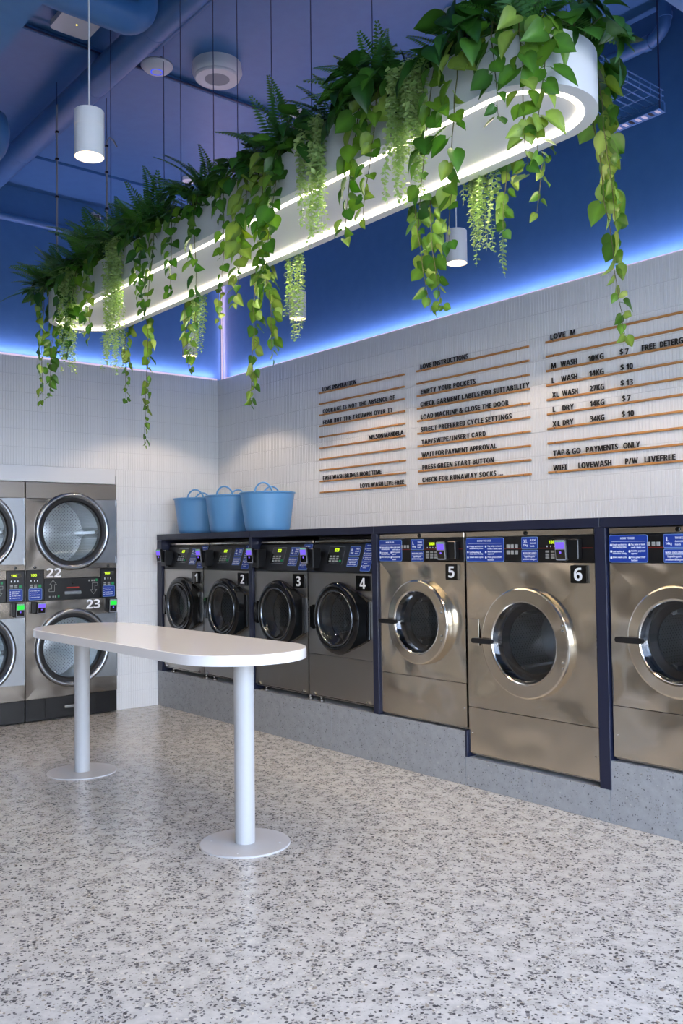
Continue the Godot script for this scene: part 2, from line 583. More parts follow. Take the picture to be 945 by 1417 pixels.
func build_cove() -> void:
	var c := Color(0.98, 0.83, 0.96)
	strip_light("cove_strip", "violet light strip on top of the tiling along the menu wall", Vector3(XW + 0.08, TOP + 0.002, ZA + 0.02), Vector3(XW + 0.08, TOP + 0.002, ZF - 0.1), Vector3.UP, 0.02, M.cove, c, 3.2)
	strip_light("cove_strip", "violet light strip on top of the tiling above the dryers", Vector3(XL + 0.1, TOP + 0.002, ZA - 0.08), Vector3(XW + 0.03, TOP + 0.002, ZA - 0.08), Vector3.UP, 0.02, M.cove, c, 2.8)
	strip_light("corner_strip", "violet light strip rising up the blue corner", Vector3(XW + GAP - 0.007, TOP + 0.01, ZA - GAP + 0.007), Vector3(XW + GAP - 0.007, CEIL - 0.01, ZA - GAP + 0.007), Vector3(-1, 0, 1).normalized(), 0.012, M.cove, c, 0.2, 0.002)
	# the ledge that carries the strips
	obj("trim_2", bx(Vector3(XW + 0.031, TOP - 0.05, ZA - GAP + 0.001), Vector3(XW + GAP - 0.0005, TOP - 0.006, ZF)), M.white_wall).set_meta("kind", "structure")
	obj("trim_3", bx(Vector3(XL, TOP - 0.05, ZA - GAP + 0.0005), Vector3(XW + 0.03, TOP - 0.006, ZA - 0.031)), M.white_wall).set_meta("kind", "structure")

# ---------------------------------------------------------------- joinery and plinth
func build_joinery() -> void:
	# concrete-look plinth in slabs, lower under the large washer
	var p := structure("baseboard_right")
	var js := [ZA + 0.001, -6.829, -6.20, -5.576, -4.963, -4.35, -3.712, -3.222, -2.731, -2.11, -1.49, -0.87, -0.25, 0.37, 0.99]
	for k in js.size() - 1:
		var h := 0.312
		if js[k] >= -3.72 and js[k + 1] <= -2.72: h = 0.166
		obj("plinth_slab", bx(Vector3(XM - 0.012, 0, js[k] + 0.0012), Vector3(XM + 0.01, h, js[k + 1] - 0.0012), 0.0012), M.plinth, p)
	obj("plinth_core", bx(Vector3(XM + 0.01, 0, ZA + 0.002), Vector3(XW - 0.003, 0.305, -3.712)), M.grout, p)
	obj("plinth_core", bx(Vector3(XM + 0.01, 0, -3.712), Vector3(XW - 0.003, 0.160, -2.731)), M.grout, p)
	obj("plinth_core", bx(Vector3(XM + 0.01, 0, -2.731), Vector3(XW - 0.003, 0.305, 0.99)), M.grout, p)
	# navy counter over the washers: top boards butt at the posts
	var seams := [ZA + 0.012, -5.94, -4.485, -2.752, -0.9, 0.99]
	var labs := ["navy worktop board carrying the three blue tubs", "navy worktop board right of the tubs above dark washers", "navy worktop board above the two fully visible stainless washers", "navy worktop board at the right edge above the cropped washer", "navy worktop board past the right edge of the picture"]
	for k in 5:
		var o := obj("worktop", bx(Vector3(XM - 0.022, 1.482, seams[k] + 0.0012), Vector3(XW - 0.002, 1.532, seams[k + 1] - 0.0012), 0.0015), M.navy)
		tag(o, labs[k], "counter", "navy counter boards")
	var posts := [[-7.455, -7.372, 0.312, "navy end post of the washer counter against the end wall"], [-5.962, -5.918, 0.312, "navy post under the counter below the right-hand tub"], [-4.512, -4.461, 0.312, "navy post between the dark washers and the stainless ones"], [-2.786, -2.722, 0.166, "navy post right of washer 6 reaching down low"], [-1.935, -1.87, 0.312, "navy post beyond the cropped washer at the right edge"]]
	for q in posts:
		var o := obj("counter_post", bx(Vector3(XM - 0.018, q[2], q[0]), Vector3(XW - 0.004, 1.481, q[1]), 0.0015), M.navy)
		tag(o, q[3], "post", "navy counter posts")
	var o3 := obj("counter_post", bx(Vector3(XM - 0.016, 0.167, -3.7105), Vector3(XW - 0.004, 0.3215, -3.6945), 0.001), M.navy)
	tag(o3, "short navy upright at the step in the plinth left of the lowest washer", "post", "navy counter posts")
	var o2 := obj("filler_panel", bx(Vector3(XM, 0.312, -1.868), Vector3(XM + 0.03, 1.481, 0.99), 0.002), M.navy)
	tag(o2, "navy filler panel past the last washer outside the picture", "panel")

# ---------------------------------------------------------------- washers
# sheet with a round hole, slightly buckled like thin steel; rectangle lo..hi, hole centre c and radius r
func holed_sheet(lo: Vector2, hi: Vector2, c: Vector2, r: float, z: float, warp: float, seed_: int) -> MB:
	var nz := FastNoiseLite.new()
	nz.seed = seed_
	nz.frequency = 2.2
	nz.fractal_octaves = 2
	var ang := []
	for i in 72:
		ang.append(TAU * i / 72.0 - PI)
	for q in [Vector2(lo.x, lo.y), Vector2(hi.x, lo.y), Vector2(hi.x, hi.y), Vector2(lo.x, hi.y)]:
		ang.append((q - c).angle())
	ang.sort()
	var rows := []
	var steps := 9
	for s in steps + 1:
		var row := PackedVector3Array()
		var t := float(s) / steps
		for a in ang:
			var d := Vector2(cos(a), sin(a))
			var k := 1e9
			if d.x > 1e-6: k = minf(k, (hi.x - c.x) / d.x)
			if d.x < -1e-6: k = minf(k, (lo.x - c.x) / d.x)
			if d.y > 1e-6: k = minf(k, (hi.y - c.y) / d.y)
			if d.y < -1e-6: k = minf(k, (lo.y - c.y) / d.y)
			var p := c + d * lerpf(r, k, t)
			var fade := sin(PI * t)
			row.append(Vector3(p.x, p.y, z + warp * fade * nz.get_noise_2d(p.x, p.y)))
		rows.append(row)
	var b := MB.new()
	b.surf(rows, true, true)
	return b

func buckled(lo: Vector2, hi: Vector2, z: float, warp: float, seed_: int) -> MB:
	var nz := FastNoiseLite.new()
	nz.seed = seed_
	nz.frequency = 2.4
	nz.fractal_octaves = 2
	var rows := []
	for j in 13:
		var row := PackedVector3Array()
		for i in 17:
			var p := Vector2(lerpf(lo.x, hi.x, i / 16.0), lerpf(lo.y, hi.y, j / 12.0))
			var fade := sin(PI * i / 16.0) * sin(PI * j / 12.0)
			row.append(Vector3(p.x, p.y, z + warp * fade * nz.get_noise_2d(p.x, p.y)))
		rows.append(row)
	var b := MB.new()
	b.surf(rows)
	# folded edge
	var e := 0.012
	b.quad(Vector3(lo.x, lo.y, z - e), Vector3(hi.x, lo.y, z - e), Vector3(hi.x, lo.y, z), Vector3(lo.x, lo.y, z))
	b.quad(Vector3(lo.x, hi.y, z), Vector3(hi.x, hi.y, z), Vector3(hi.x, hi.y, z - e), Vector3(lo.x, hi.y, z - e))
	b.quad(Vector3(lo.x, lo.y, z - e), Vector3(lo.x, lo.y, z), Vector3(lo.x, hi.y, z), Vector3(lo.x, hi.y, z - e))
	b.quad(Vector3(hi.x, lo.y, z), Vector3(hi.x, lo.y, z - e), Vector3(hi.x, hi.y, z - e), Vector3(hi.x, hi.y, z))
	return b

func shell(w: float, h: float, depth: float, front: float) -> MB:   # cabinet open at the front
	var b := MB.new()
	b.box(Vector3(-w / 2, 0.0, -depth), Vector3(-w / 2 + 0.006, h, front))
	b.box(Vector3(w / 2 - 0.006, 0.0, -depth), Vector3(w / 2, h, front))
	b.box(Vector3(-w / 2, h - 0.006, -depth), Vector3(w / 2, h, front))
	b.box(Vector3(-w / 2, 0.0, -depth), Vector3(w / 2, 0.006, front))
	b.box(Vector3(-w / 2, 0.0, -depth), Vector3(w / 2, h, -depth + 0.006))
	return b

func facing(cx: float, cy: float, z := 0.0) -> Transform3D:   # lathe axis (+y) turned to +z at a point
	return Transform3D(Basis(Vector3.RIGHT, PI / 2), Vector3(cx, cy, z))

func ring(prof: Array, cx: float, cy: float, seg := 48, smooth := false) -> MB:
	var b := MB.new()
	b.x = facing(cx, cy)
	b.lathe(prof, seg, smooth)
	return b

func drum_parts(t: Node, cx: float, cy: float, r: float, depth: float, baffle: Material, back: Material) -> void:
	obj("drum", ring([Vector2(r, -0.05), Vector2(r, -depth)], cx, cy, 40), M.drum, t)
	obj("drum_back", ring([Vector2(r, -depth), Vector2(r * 0.75, -depth - 0.01), Vector2(r * 0.3, -depth + 0.02), Vector2(0.001, -depth + 0.02)], cx, cy, 40, true), back, t)
	for k in 3:
		var b := MB.new()
		var a := 0.5 + TAU * k / 3.0
		b.x = Transform3D(Basis(Vector3(0, 0, 1), a), Vector3(cx, cy, 0))
		b.prism(PackedVector2Array([Vector2(-0.045, r - 0.002), Vector2(0.045, r - 0.002), Vector2(0.012, r - 0.07), Vector2(-0.012, r - 0.07)]), -depth, -0.07)
		obj("drum_paddle", b, baffle, t)

func decal(t: Node, called: String, lo: Vector2, hi: Vector2, z: float, lines: Array, tilt := Transform3D.IDENTITY) -> void:
	var e := MB.new()
	e.x = tilt
	var r := minf(hi.x - lo.x, hi.y - lo.y) * 0.09
	e.prism(round_rect(lo.x, lo.y, hi.x, hi.y, r), z, z + 0.0012)
	var o := obj(called, e, M.decal_edge, t)
	var f := MB.new()
	f.x = tilt
	var m := 0.0022
	f.prism(round_rect(lo.x + m, lo.y + m, hi.x - m, hi.y - m, r * 0.8), z + 0.0012, z + 0.0018)
	obj("blue_field", f, M.decal, o)
	var p := MB.new()
	p.x = tilt
	var w := hi.x - lo.x
	var h := hi.y - lo.y
	for l in lines:   # [text, x, y, cap, width] all as fractions of the label; "-" draws a rule
		if l[0] == "-":
			p.box(Vector3(lo.x + l[1] * w, lo.y + l[2] * h, z + 0.0018), Vector3(lo.x + (l[1] + l[4]) * w, lo.y + l[2] * h + 0.0012, z + 0.0024))
		elif l[0] == "o":
			p.prism(round_rect(lo.x + l[1] * w, lo.y + l[2] * h, lo.x + l[1] * w + l[3] * h * 1.3, lo.y + l[2] * h + l[3] * h * 1.3, l[3] * h * 0.6, 3), z + 0.0018, z + 0.0022)
		else:
			write(p, l[0], Vector3(lo.x + l[1] * w, lo.y + l[2] * h, z + 0.0018), l[3] * h, l[4] * w, 0.0006)
	obj("lettering", p, M.print, o)

func how_to_wide() -> Array:
	var L := [["HOW TO USE", 0.31, 0.84, 0.075, 0.36], ["-", 0.06, 0.76, 0.0, 0.88]]
	var steps := [["Empty pockets to", "avoid washing items"], ["Load machine &", "close door firmly"], ["Select wash cycle", ""], ["Tap, swipe or insert", "credit / debit card"], ["Wait for payment", "approval"], ["Press green START", "button"]]
	for k in 6:
		var x0 := 0.05 if k < 3 else 0.53
		var y0: float = [0.60, 0.37, 0.14][k % 3]
		L.append(["o", x0 - 0.02, y0 - 0.01, 0.07, 0.0])
		L.append([steps[k][0], x0 + 0.05, y0, 0.06, 0.36 if steps[k][0].length() > 14 else 0.30])
		if steps[k][1] != "":
			L.append([steps[k][1], x0 + 0.05, y0 - 0.09, 0.06, 0.36 if steps[k][1].length() > 14 else 0.16])
	return L

func how_to_tall() -> Array:
	var L := [["HOW TO USE", 0.22, 0.89, 0.045, 0.56]]
	var steps := [["Empty pockets to", "avoid washing items"], ["Load machine", ""], ["Select wash cycle", ""], ["Tap, swipe or insert", "credit / debit card"], ["Wait for payment", "approval"], ["Press green START", "button"]]
	var y := 0.77
	for k in 6:
		L.append(["o", 0.07, y - 0.005, 0.035, 0.0])
		L.append([steps[k][0], 0.22, y, 0.032, 0.66])
		if steps[k][1] != "":
			L.append([steps[k][1], 0.26, y - 0.06, 0.032, 0.34 if steps[k][1].length() < 10 else 0.66])
			y -= 0.06
		y -= 0.085
	return L

func size_lines(letter: String, kg: String, loads: String) -> Array:
	return [[letter, 0.14, 0.48, 0.30, 0.12 * letter.length()], [kg, 0.10, 0.16, 0.17, 0.30], [loads, 0.54, 0.64, 0.16, 0.36], ["domestic", 0.54, 0.40, 0.14, 0.38], ["loads", 0.54, 0.16, 0.14, 0.26]]

func included_lines() -> Array:
	return [["WASH INCLUDED", 0.08, 0.66, 0.15, 0.84], ["-", 0.08, 0.57, 0.0, 0.84], ["hypoallergenic", 0.18, 0.34, 0.14, 0.64], ["premium detergent", 0.08, 0.12, 0.14, 0.84]]

# card terminal: body, screen, keypad; p is the middle of its back, facing +z
func terminal(t: Node, p: Vector3, w: float, h: float, screen_mat: Material, yaw := 0.0) -> void:
	var tr := Transform3D(Basis(Vector3.UP, yaw) * Basis(Vector3.RIGHT, 0.12), p)
	var b := MB.new()
	b.x = tr
	b.box(Vector3(-w / 2, -h / 2, 0.0), Vector3(w / 2, h / 2, 0.03), 0.006)
	var o := obj("payment_terminal", b, M.black, t)
	b = MB.new()
	b.x = tr
	var fr := round_rect(-w / 2 + 0.003, -h / 2 + 0.004, w / 2 - 0.003, h / 2 - 0.004, 0.007)
	b.prism(fr, 0.03, 0.032)
	obj("terminal_bezel", b, M.device_grey, o)
	b = MB.new()
	b.x = tr
	b.box(Vector3(-w * 0.38, h * 0.06, 0.032), Vector3(w * 0.38, h * 0.36, 0.0335))
	obj("terminal_screen", b, screen_mat, o)
	b = MB.new()
	b.x = tr
	b.box(Vector3(-w * 0.4, -h * 0.4, 0.032), Vector3(w * 0.4, h * 0.02, 0.0332))
	obj("terminal_face", b, M.black_gloss, o)
	b = MB.new()
	b.x = tr
	b.prism(round_rect(-0.006, -h * 0.16, 0.006, -h * 0.06, 0.004), 0.0332, 0.034)
	obj("terminal_sign", b, M.screen, o)
	b = MB.new()
	b.x = tr
	for k in 4:
		b.box(Vector3(-w * 0.36 + k * w * 0.2, h * 0.40, 0.032), Vector3(-w * 0.36 + k * w * 0.2 + w * 0.08, h * 0.43, 0.0334))
	obj("status_light", b, M.led_dot, o)

func keypad(t: Node, x0: float, y0: float, dx: float, dy: float, cols: int, rows: int, z: float, tilt := Transform3D.IDENTITY, called := "keypad") -> void:
	var b := MB.new()
	b.x = tilt
	for i in cols:
		for j in rows:
			b.box(Vector3(x0 + i * dx, y0 + j * dy, z), Vector3(x0 + i * dx + dx * 0.66, y0 + j * dy + dy * 0.66, z + 0.004), 0.001)
	obj(called, b, M.key, t)

func number_plate(t: Node, s: String, lo: Vector2, hi: Vector2, z: float, cap: float) -> void:
	var b := MB.new()
	b.prism(round_rect(lo.x, lo.y, hi.x, hi.y, 0.006), z, z + 0.014)
	var o := obj("number_plate", b, M.black_gloss, t)
	b = MB.new()
	var tm := text_mesh(s, cap, 0.001, 1.0)
	var bb := tm.get_aabb()
	var cw := bb.size.x * 1.12
	write(b, s, Vector3((lo.x + hi.x) / 2 - cw / 2, (lo.y + hi.y) / 2 - bb.size.y / 2, z + 0.0141), cap, cw, 0.0012)
	obj("numeral", b, M.numeral, o)

# big hard-mount washer. y0 base height, heights below are above the floor
func washer(label: String, z0: float, z1: float, y0: float, split: float, yc: float, rd: float, num: String, size: Array, price: String, seed_: int) -> void:
	var w := z1 - z0
	var t := thing("stainless_washer", label, "washing machine", Vector3(XM, y0, (z0 + z1) / 2), -PI / 2, "stainless washers")
	var H := 1.478 - y0
	var hw := w / 2 - 0.003
	var cy := yc - y0
	var rh := rd * 0.80
	obj("cabinet", shell(w - 0.004, H, 0.6, -0.014), M.steel_dark, t)
	obj("top_strip", bx(Vector3(-hw, 1.447 - y0, -0.014), Vector3(hw, H, 0.001), 0.002), M.steel, t)
	var lk := ring([Vector2(0.012, 0.001), Vector2(0.012, 0.006), Vector2(0.009, 0.008), Vector2(0.001, 0.008)], 0.0, 1.463 - y0, 16)
	obj("lock", lk, M.black_gloss, t)
	# control panel
	var cp := obj("control_panel", bx(Vector3(-hw, 1.302 - y0, -0.014), Vector3(hw, 1.444 - y0, 0.0), 0.002), M.black, t)
	obj("red_line", bx(Vector3(-hw + 0.21, 1.377 - y0, 0.0), Vector3(hw - 0.01, 1.3795 - y0, 0.0006)), M.red_line, cp)
	var yb := 1.304 - y0
	var yt := 1.441 - y0
	var dw := w * 0.285 if num != "6" else w * 0.323
	decal(t, "instruction_label", Vector2(-hw, yb), Vector2(-hw + dw, yt), 0.0, how_to_wide())
	var d2 := -hw + w * 0.395 if num != "6" else -hw + w * 0.463
	decal(t, "size_label", Vector2(d2, 1.376 - y0), Vector2(d2 + 0.113, yt), 0.0, size_lines(size[0], size[1], size[2]))
	decal(t, "detergent_label", Vector2(d2, yb), Vector2(d2 + 0.113, 1.370 - y0), 0.0, included_lines())
	# cycle keys, display, keypad
	if num == "6":
		keypad(cp, d2 - 0.105, 1.345 - y0, 0.03, 0.034, 3, 2, 0.0, Transform3D.IDENTITY, "cycle_keys")
	else:
		keypad(cp, d2 - 0.088, 1.385 - y0, 0.026, 0.03, 3, 1, 0.0, Transform3D.IDENTITY, "cycle_keys")
	var kx := d2 + 0.113 + 0.022 + (0.03 if num == "6" else 0.0)
	keypad(cp, kx, 1.322 - y0, 0.036, 0.0165, 3, 3, 0.0)
	obj("start_key", bx(Vector3(kx + 0.11, 1.322 - y0, 0.0), Vector3(kx + 0.14, 1.333 - y0, 0.004), 0.001), M.green_key, cp)
	obj("display_window", bx(Vector3(kx + 0.02, 1.397 - y0, 0.0), Vector3(kx + 0.098, 1.426 - y0, 0.0012)), M.black_gloss, cp)
	var b := MB.new()
	write(b, price, Vector3(kx + 0.024, 1.402 - y0, 0.0012), 0.018, 0.05, 0.0008)
	obj("display_digits", b, M.display, cp)
	b = MB.new()
	for k in 4:
		b.box(Vector3(kx + 0.008 + k * 0.024, 1.384 - y0, 0.0), Vector3(kx + 0.012 + k * 0.024, 1.392 - y0, 0.001))
	obj("key_marks", b, M.print, cp)
	var tx := hw - (0.125 if num != "6" else 0.16)
	obj("terminal_bracket", bx(Vector3(tx + 0.02, 1.318 - y0, 0.0), Vector3(tx + 0.085, 1.425 - y0, 0.035), 0.004), M.black, t)
	terminal(t, Vector3(tx - 0.01, 1.372 - y0, 0.03), 0.07, 0.115, M.screen, 0.06)
	# door panel with hole, lower panel
	obj("door_panel", holed_sheet(Vector2(-hw, split + 0.002 - y0), Vector2(hw, 1.300 - y0), Vector2(0, cy), rh, 0.0, 0.014, seed_), M.steel, t)
	obj("lower_panel", buckled(Vector2(-hw, 0.012), Vector2(hw, split - 0.002 - y0), 0.0, 0.012, seed_ + 7), M.steel, t)
	for s in [-1.0, 1.0]:
		obj("screw", ring([Vector2(0.005, 0.0), Vector2(0.004, 0.003), Vector2(0.0005, 0.004)], s * (hw - 0.022), (split - y0) * 0.42 + 0.01, 10), M.chrome, t)
	obj("kick_strip", bx(Vector3(-hw, 0.0, -0.03), Vector3(hw, 0.011, -0.016)), M.steel_dark, t)
	# door: flat stainless ring, chrome throat, gasket, glass
	var d := obj("door", ring([Vector2(rd, -0.004), Vector2(rd, 0.03), Vector2(rd - 0.004, 0.038), Vector2(rd - 0.012, 0.042), Vector2(rh * 0.9 + 0.012, 0.046), Vector2(rh * 0.9 + 0.004, 0.044), Vector2(rh * 0.9, 0.038)], 0, cy, 64), M.steel, t)
	obj("door_throat", ring([Vector2(rh * 0.9, 0.038), Vector2(rh * 0.885, 0.0), Vector2(rh * 0.86, -0.03)], 0, cy, 56), M.chrome, d)
	obj("gasket", ring([Vector2(rh * 0.99, -0.005), Vector2(rh * 0.9, -0.03), Vector2(rh * 0.74, -0.045), Vector2(rh * 0.72, -0.06)], 0, cy, 56, true), M.rubber, d)
	obj("door_glass", ring([Vector2(rh * 0.86, -0.028), Vector2(rh * 0.7, -0.038), Vector2(rh * 0.4, -0.045), Vector2(0.001, -0.048)], 0, cy, 48, true), M.glass, d)
	var hb := MB.new()
	hb.prism(round_rect(-rd - 0.045, cy - 0.014 - 0.005, -rd + 0.105, cy + 0.014 - 0.005, 0.013), 0.05, 0.075)
	hb.box(Vector3(-rd + 0.03, cy - 0.012, 0.04), Vector3(-rd + 0.06, cy + 0.008, 0.052))
	obj("handle", hb, M.rubber, d)
	for s in [-1.0, 1.0]:
		for e in [-1.0, 1.0]:
			obj("hinge_bolt", ring([Vector2(0.008, 0.044), Vector2(0.006, 0.05), Vector2(0.0005, 0.051)], rd - 0.04, cy + s * rd * 0.32 + e * 0.014, 12), M.chrome, d)
	# inner rim and drum
	obj("tub_ring", ring([Vector2(rh * 0.78, -0.052), Vector2(rh * 0.80, -0.066), Vector2(rh * 0.98, -0.07)], 0, cy, 48), M.chrome, t)
	drum_parts(t, 0, cy, rh * 0.98, 0.42, M.drum_plain, M.drum_plain)
	if num != "7":
		number_plate(t, num, Vector2(hw - 0.142, 1.195 - y0), Vector2(hw - 0.045, 1.288 - y0), 0.0, 0.066)
	if num == "6":
		obj("steel_plate", bx(Vector3(-hw + 0.02, 0.817 - y0, 0.004), Vector3(-hw + 0.093, 0.972 - y0, 0.007), 0.001), M.steel, t)

# small washer with black porthole door
func small_washer(label: String, z0: float, z1: float, num: String, seed_: int) -> void:
	var y0 := 0.345
	var w := z1 - z0
	var t := thing("dark_washer", label, "washing machine", Vector3(XM, y0, (z0 + z1) / 2), -PI / 2, "dark steel washers")
	var hw := w / 2 - 0.004
	var H := 1.456 - y0
	var cy := 0.912 - y0
	var rh := 0.20
	obj("cabinet", shell(w - 0.006, H - 0.23, 0.6, -0.014), M.steel_dark, t)
	obj("top_lid", bx(Vector3(-hw + 0.006, 1.428 - y0, -0.5), Vector3(hw - 0.002, H, -0.055), 0.008), M.steel, t)
	for sx in [-1.0, 1.0]:
		for fz in [-0.06, -0.54]:
			var ft := MB.new()
			ft.x = Transform3D(Basis.IDENTITY, Vector3(sx * (hw - 0.06), 0.305 - y0, fz))
			ft.lathe([Vector2(0.024, 0.0), Vector2(0.024, 0.012), Vector2(0.01, 0.016), Vector2(0.01, y0 - 0.305)], 14)
			obj("foot", ft, M.steel_dark, t)
	# sloping control head
	var b := MB.new()
	b.x = Transform3D(Basis(Vector3.UP, PI / 2), Vector3(-hw, 0, 0))
	var pr := PackedVector2Array([Vector2(0.0, 1.222 - y0), Vector2(0.0, 1.232 - y0), Vector2(0.062, 1.424 - y0), Vector2(0.5, 1.426 - y0), Vector2(0.5, 1.222 - y0)])
	b.prism(pr, 0.0, hw * 2)
	obj("control_panel", b, M.black, t)
	var sl := Basis(Vector3.RIGHT, -atan2(0.062, 0.192))
	var tl := Transform3D(sl, Vector3(0, 1.232 - y0, 0.0))   # y runs up the slope from 0 to 0.2
	var scr := MB.new()
	scr.x = tl
	scr.prism(round_rect(-hw + 0.185, 0.05, -hw + 0.36, 0.178, 0.008), 0.0, 0.002)
	var so := obj("display_frame", scr, M.alu, t)
	scr = MB.new()
	scr.x = tl
	scr.prism(round_rect(-hw + 0.188, 0.053, -hw + 0.357, 0.175, 0.006), 0.002, 0.003)
	obj("display_face", scr, M.black_gloss, so)
	keypad(so, -hw + 0.215, 0.066, 0.037, 0.017, 3, 3, 0.003, tl)
	scr = MB.new()
	scr.x = tl
	scr.box(Vector3(-hw + 0.325, 0.066, 0.003), Vector3(-hw + 0.348, 0.08, 0.007), 0.001)
	obj("start_key", scr, M.green_key, so)
	scr = MB.new()
	scr.x = tl
	scr.box(Vector3(-hw + 0.253, 0.141, 0.003), Vector3(-hw + 0.298, 0.163, 0.0036))
	obj("display", scr, M.display, so)
	scr = MB.new()
	scr.x = tl
	write(scr, "700", Vector3(-hw + 0.258, 0.145, 0.0036), 0.013, 0.034, 0.0006)
	obj("display_digits", scr, M.black, so)
	decal(t, "size_label", Vector2(-hw + 0.415, 0.112), Vector2(-hw + 0.525, 0.178), 0.0, size_lines("M", "10kg", "TWO"), tl)
	decal(t, "detergent_label", Vector2(-hw + 0.415, 0.035), Vector2(-hw + 0.525, 0.102), 0.0, included_lines(), tl)
	decal(t, "instruction_label", Vector2(-hw + 0.565, 0.004), Vector2(-hw + 0.667, 0.200), 0.0, how_to_tall(), tl)
	b = MB.new()
	b.box(Vector3(-hw + 0.03, 1.25 - y0, -0.03), Vector3(-hw + 0.115, 1.39 - y0, 0.045), 0.006)
	obj("terminal_bracket", b, M.black, t)
	terminal(t, Vector3(-hw + 0.045, 1.345 - y0, 0.05), 0.07, 0.118, M.screen, 0.12)
	# steel front
	obj("door_panel", holed_sheet(Vector2(-hw, 0.647 - y0), Vector2(hw, 1.219 - y0), Vector2(0, cy), rh, 0.0, 0.004, seed_), M.steel_dark, t)
	obj("lower_panel", buckled(Vector2(-hw, 0.014), Vector2(hw, 0.643 - y0), 0.0, 0.004, seed_ + 3), M.steel_dark, t)
	for s in [-1.0, 1.0]:
		b = MB.new()
		b.prism(PackedVector2Array([Vector2(s * (hw - 0.06) - 0.02, 0.016), Vector2(s * (hw - 0.06) + 0.02, 0.016), Vector2(s * (hw - 0.06), 0.034)]), 0.001, 0.008)
		obj("fixing_clip", b, M.chrome, t)
	# door
	var rd := 0.245
	var d := obj("door", ring([Vector2(rd, 0.0), Vector2(rd + 0.004, 0.02), Vector2(rd - 0.004, 0.038), Vector2(rd - 0.025, 0.052), Vector2(rd - 0.045, 0.05), Vector2(rd - 0.055, 0.042)], 0, cy, 56, true), M.black_gloss, t)
	b = MB.new()
	b.prism(PackedVector2Array([Vector2(0.10, cy + 0.222), Vector2(0.20, cy + 0.185), Vector2(0.312, cy + 0.135), Vector2(0.318, cy + 0.125), Vector2(0.318, cy - 0.125), Vector2(0.312, cy - 0.135), Vector2(0.20, cy - 0.185), Vector2(0.10, cy - 0.222), Vector2(0.16, cy - 0.14), Vector2(0.195, cy), Vector2(0.16, cy + 0.14)]), 0.001, 0.036)
	obj("hinge_cover", b, M.black_gloss, d)
	obj("hinge", bx(Vector3(0.319, cy - 0.125, 0.0), Vector3(0.327, cy + 0.125, 0.018), 0.002), M.ring, d)
	obj("door_trim", ring([Vector2(0.192, 0.042), Vector2(0.194, 0.052), Vector2(0.188, 0.057), Vector2(0.180, 0.052), Vector2(0.178, 0.04)], 0, cy, 56, true), M.ring, d)
	obj("door_glass", ring([Vector2(0.180, 0.044), Vector2(0.160, 0.02), Vector2(0.12, -0.01), Vector2(0.06, -0.03), Vector2(0.001, -0.035)], 0, cy, 48, true), M.glass, d)
	b = MB.new()
	b.prism(PackedVector2Array([Vector2(-0.275, cy + 0.07), Vector2(-0.24, cy + 0.085), Vector2(-0.225, cy), Vector2(-0.24, cy - 0.085), Vector2(-0.275, cy - 0.07)]), 0.03, 0.05)
	obj("handle", b, M.black_gloss, d)
	obj("gasket", ring([Vector2(rh, 0.0), Vector2(rh * 0.95, -0.03), Vector2(rh * 0.84, -0.045), Vector2(rh * 0.84, -0.06)], 0, cy, 48, true), M.rubber, d)
	drum_parts(t, 0, cy, rh * 1.0, 0.4, M.drum_plain, M.drum_plain)
	number_plate(t, num, Vector2(hw - 0.160, 1.106 - y0), Vector2(hw - 0.02, 1.206 - y0), 0.0, 0.07)

# stacked pair of dryers in one cabinet, base at its front middle
func arrow(up: bool, cx: float, cy: float, z: float) -> MB:
	var s := 1.0 if up else -1.0
	var pts := [Vector2(-0.035, -0.045), Vector2(0.012, -0.045), Vector2(0.012, 0.012), Vector2(0.030, 0.012), Vector2(0.0, 0.05), Vector2(-0.030, 0.012), Vector2(-0.012, 0.012), Vector2(-0.012, -0.022), Vector2(-0.035, -0.022), Vector2(-0.035, -0.045)]
	var b := MB.new()
	for i in pts.size() - 1:
		var a := Vector3(cx + pts[i].x * s, cy + pts[i].y * s, z)
		var e := Vector3(cx + pts[i + 1].x * s, cy + pts[i + 1].y * s, z)
		b.tube([a, e], 0.0016, 4)
	return b

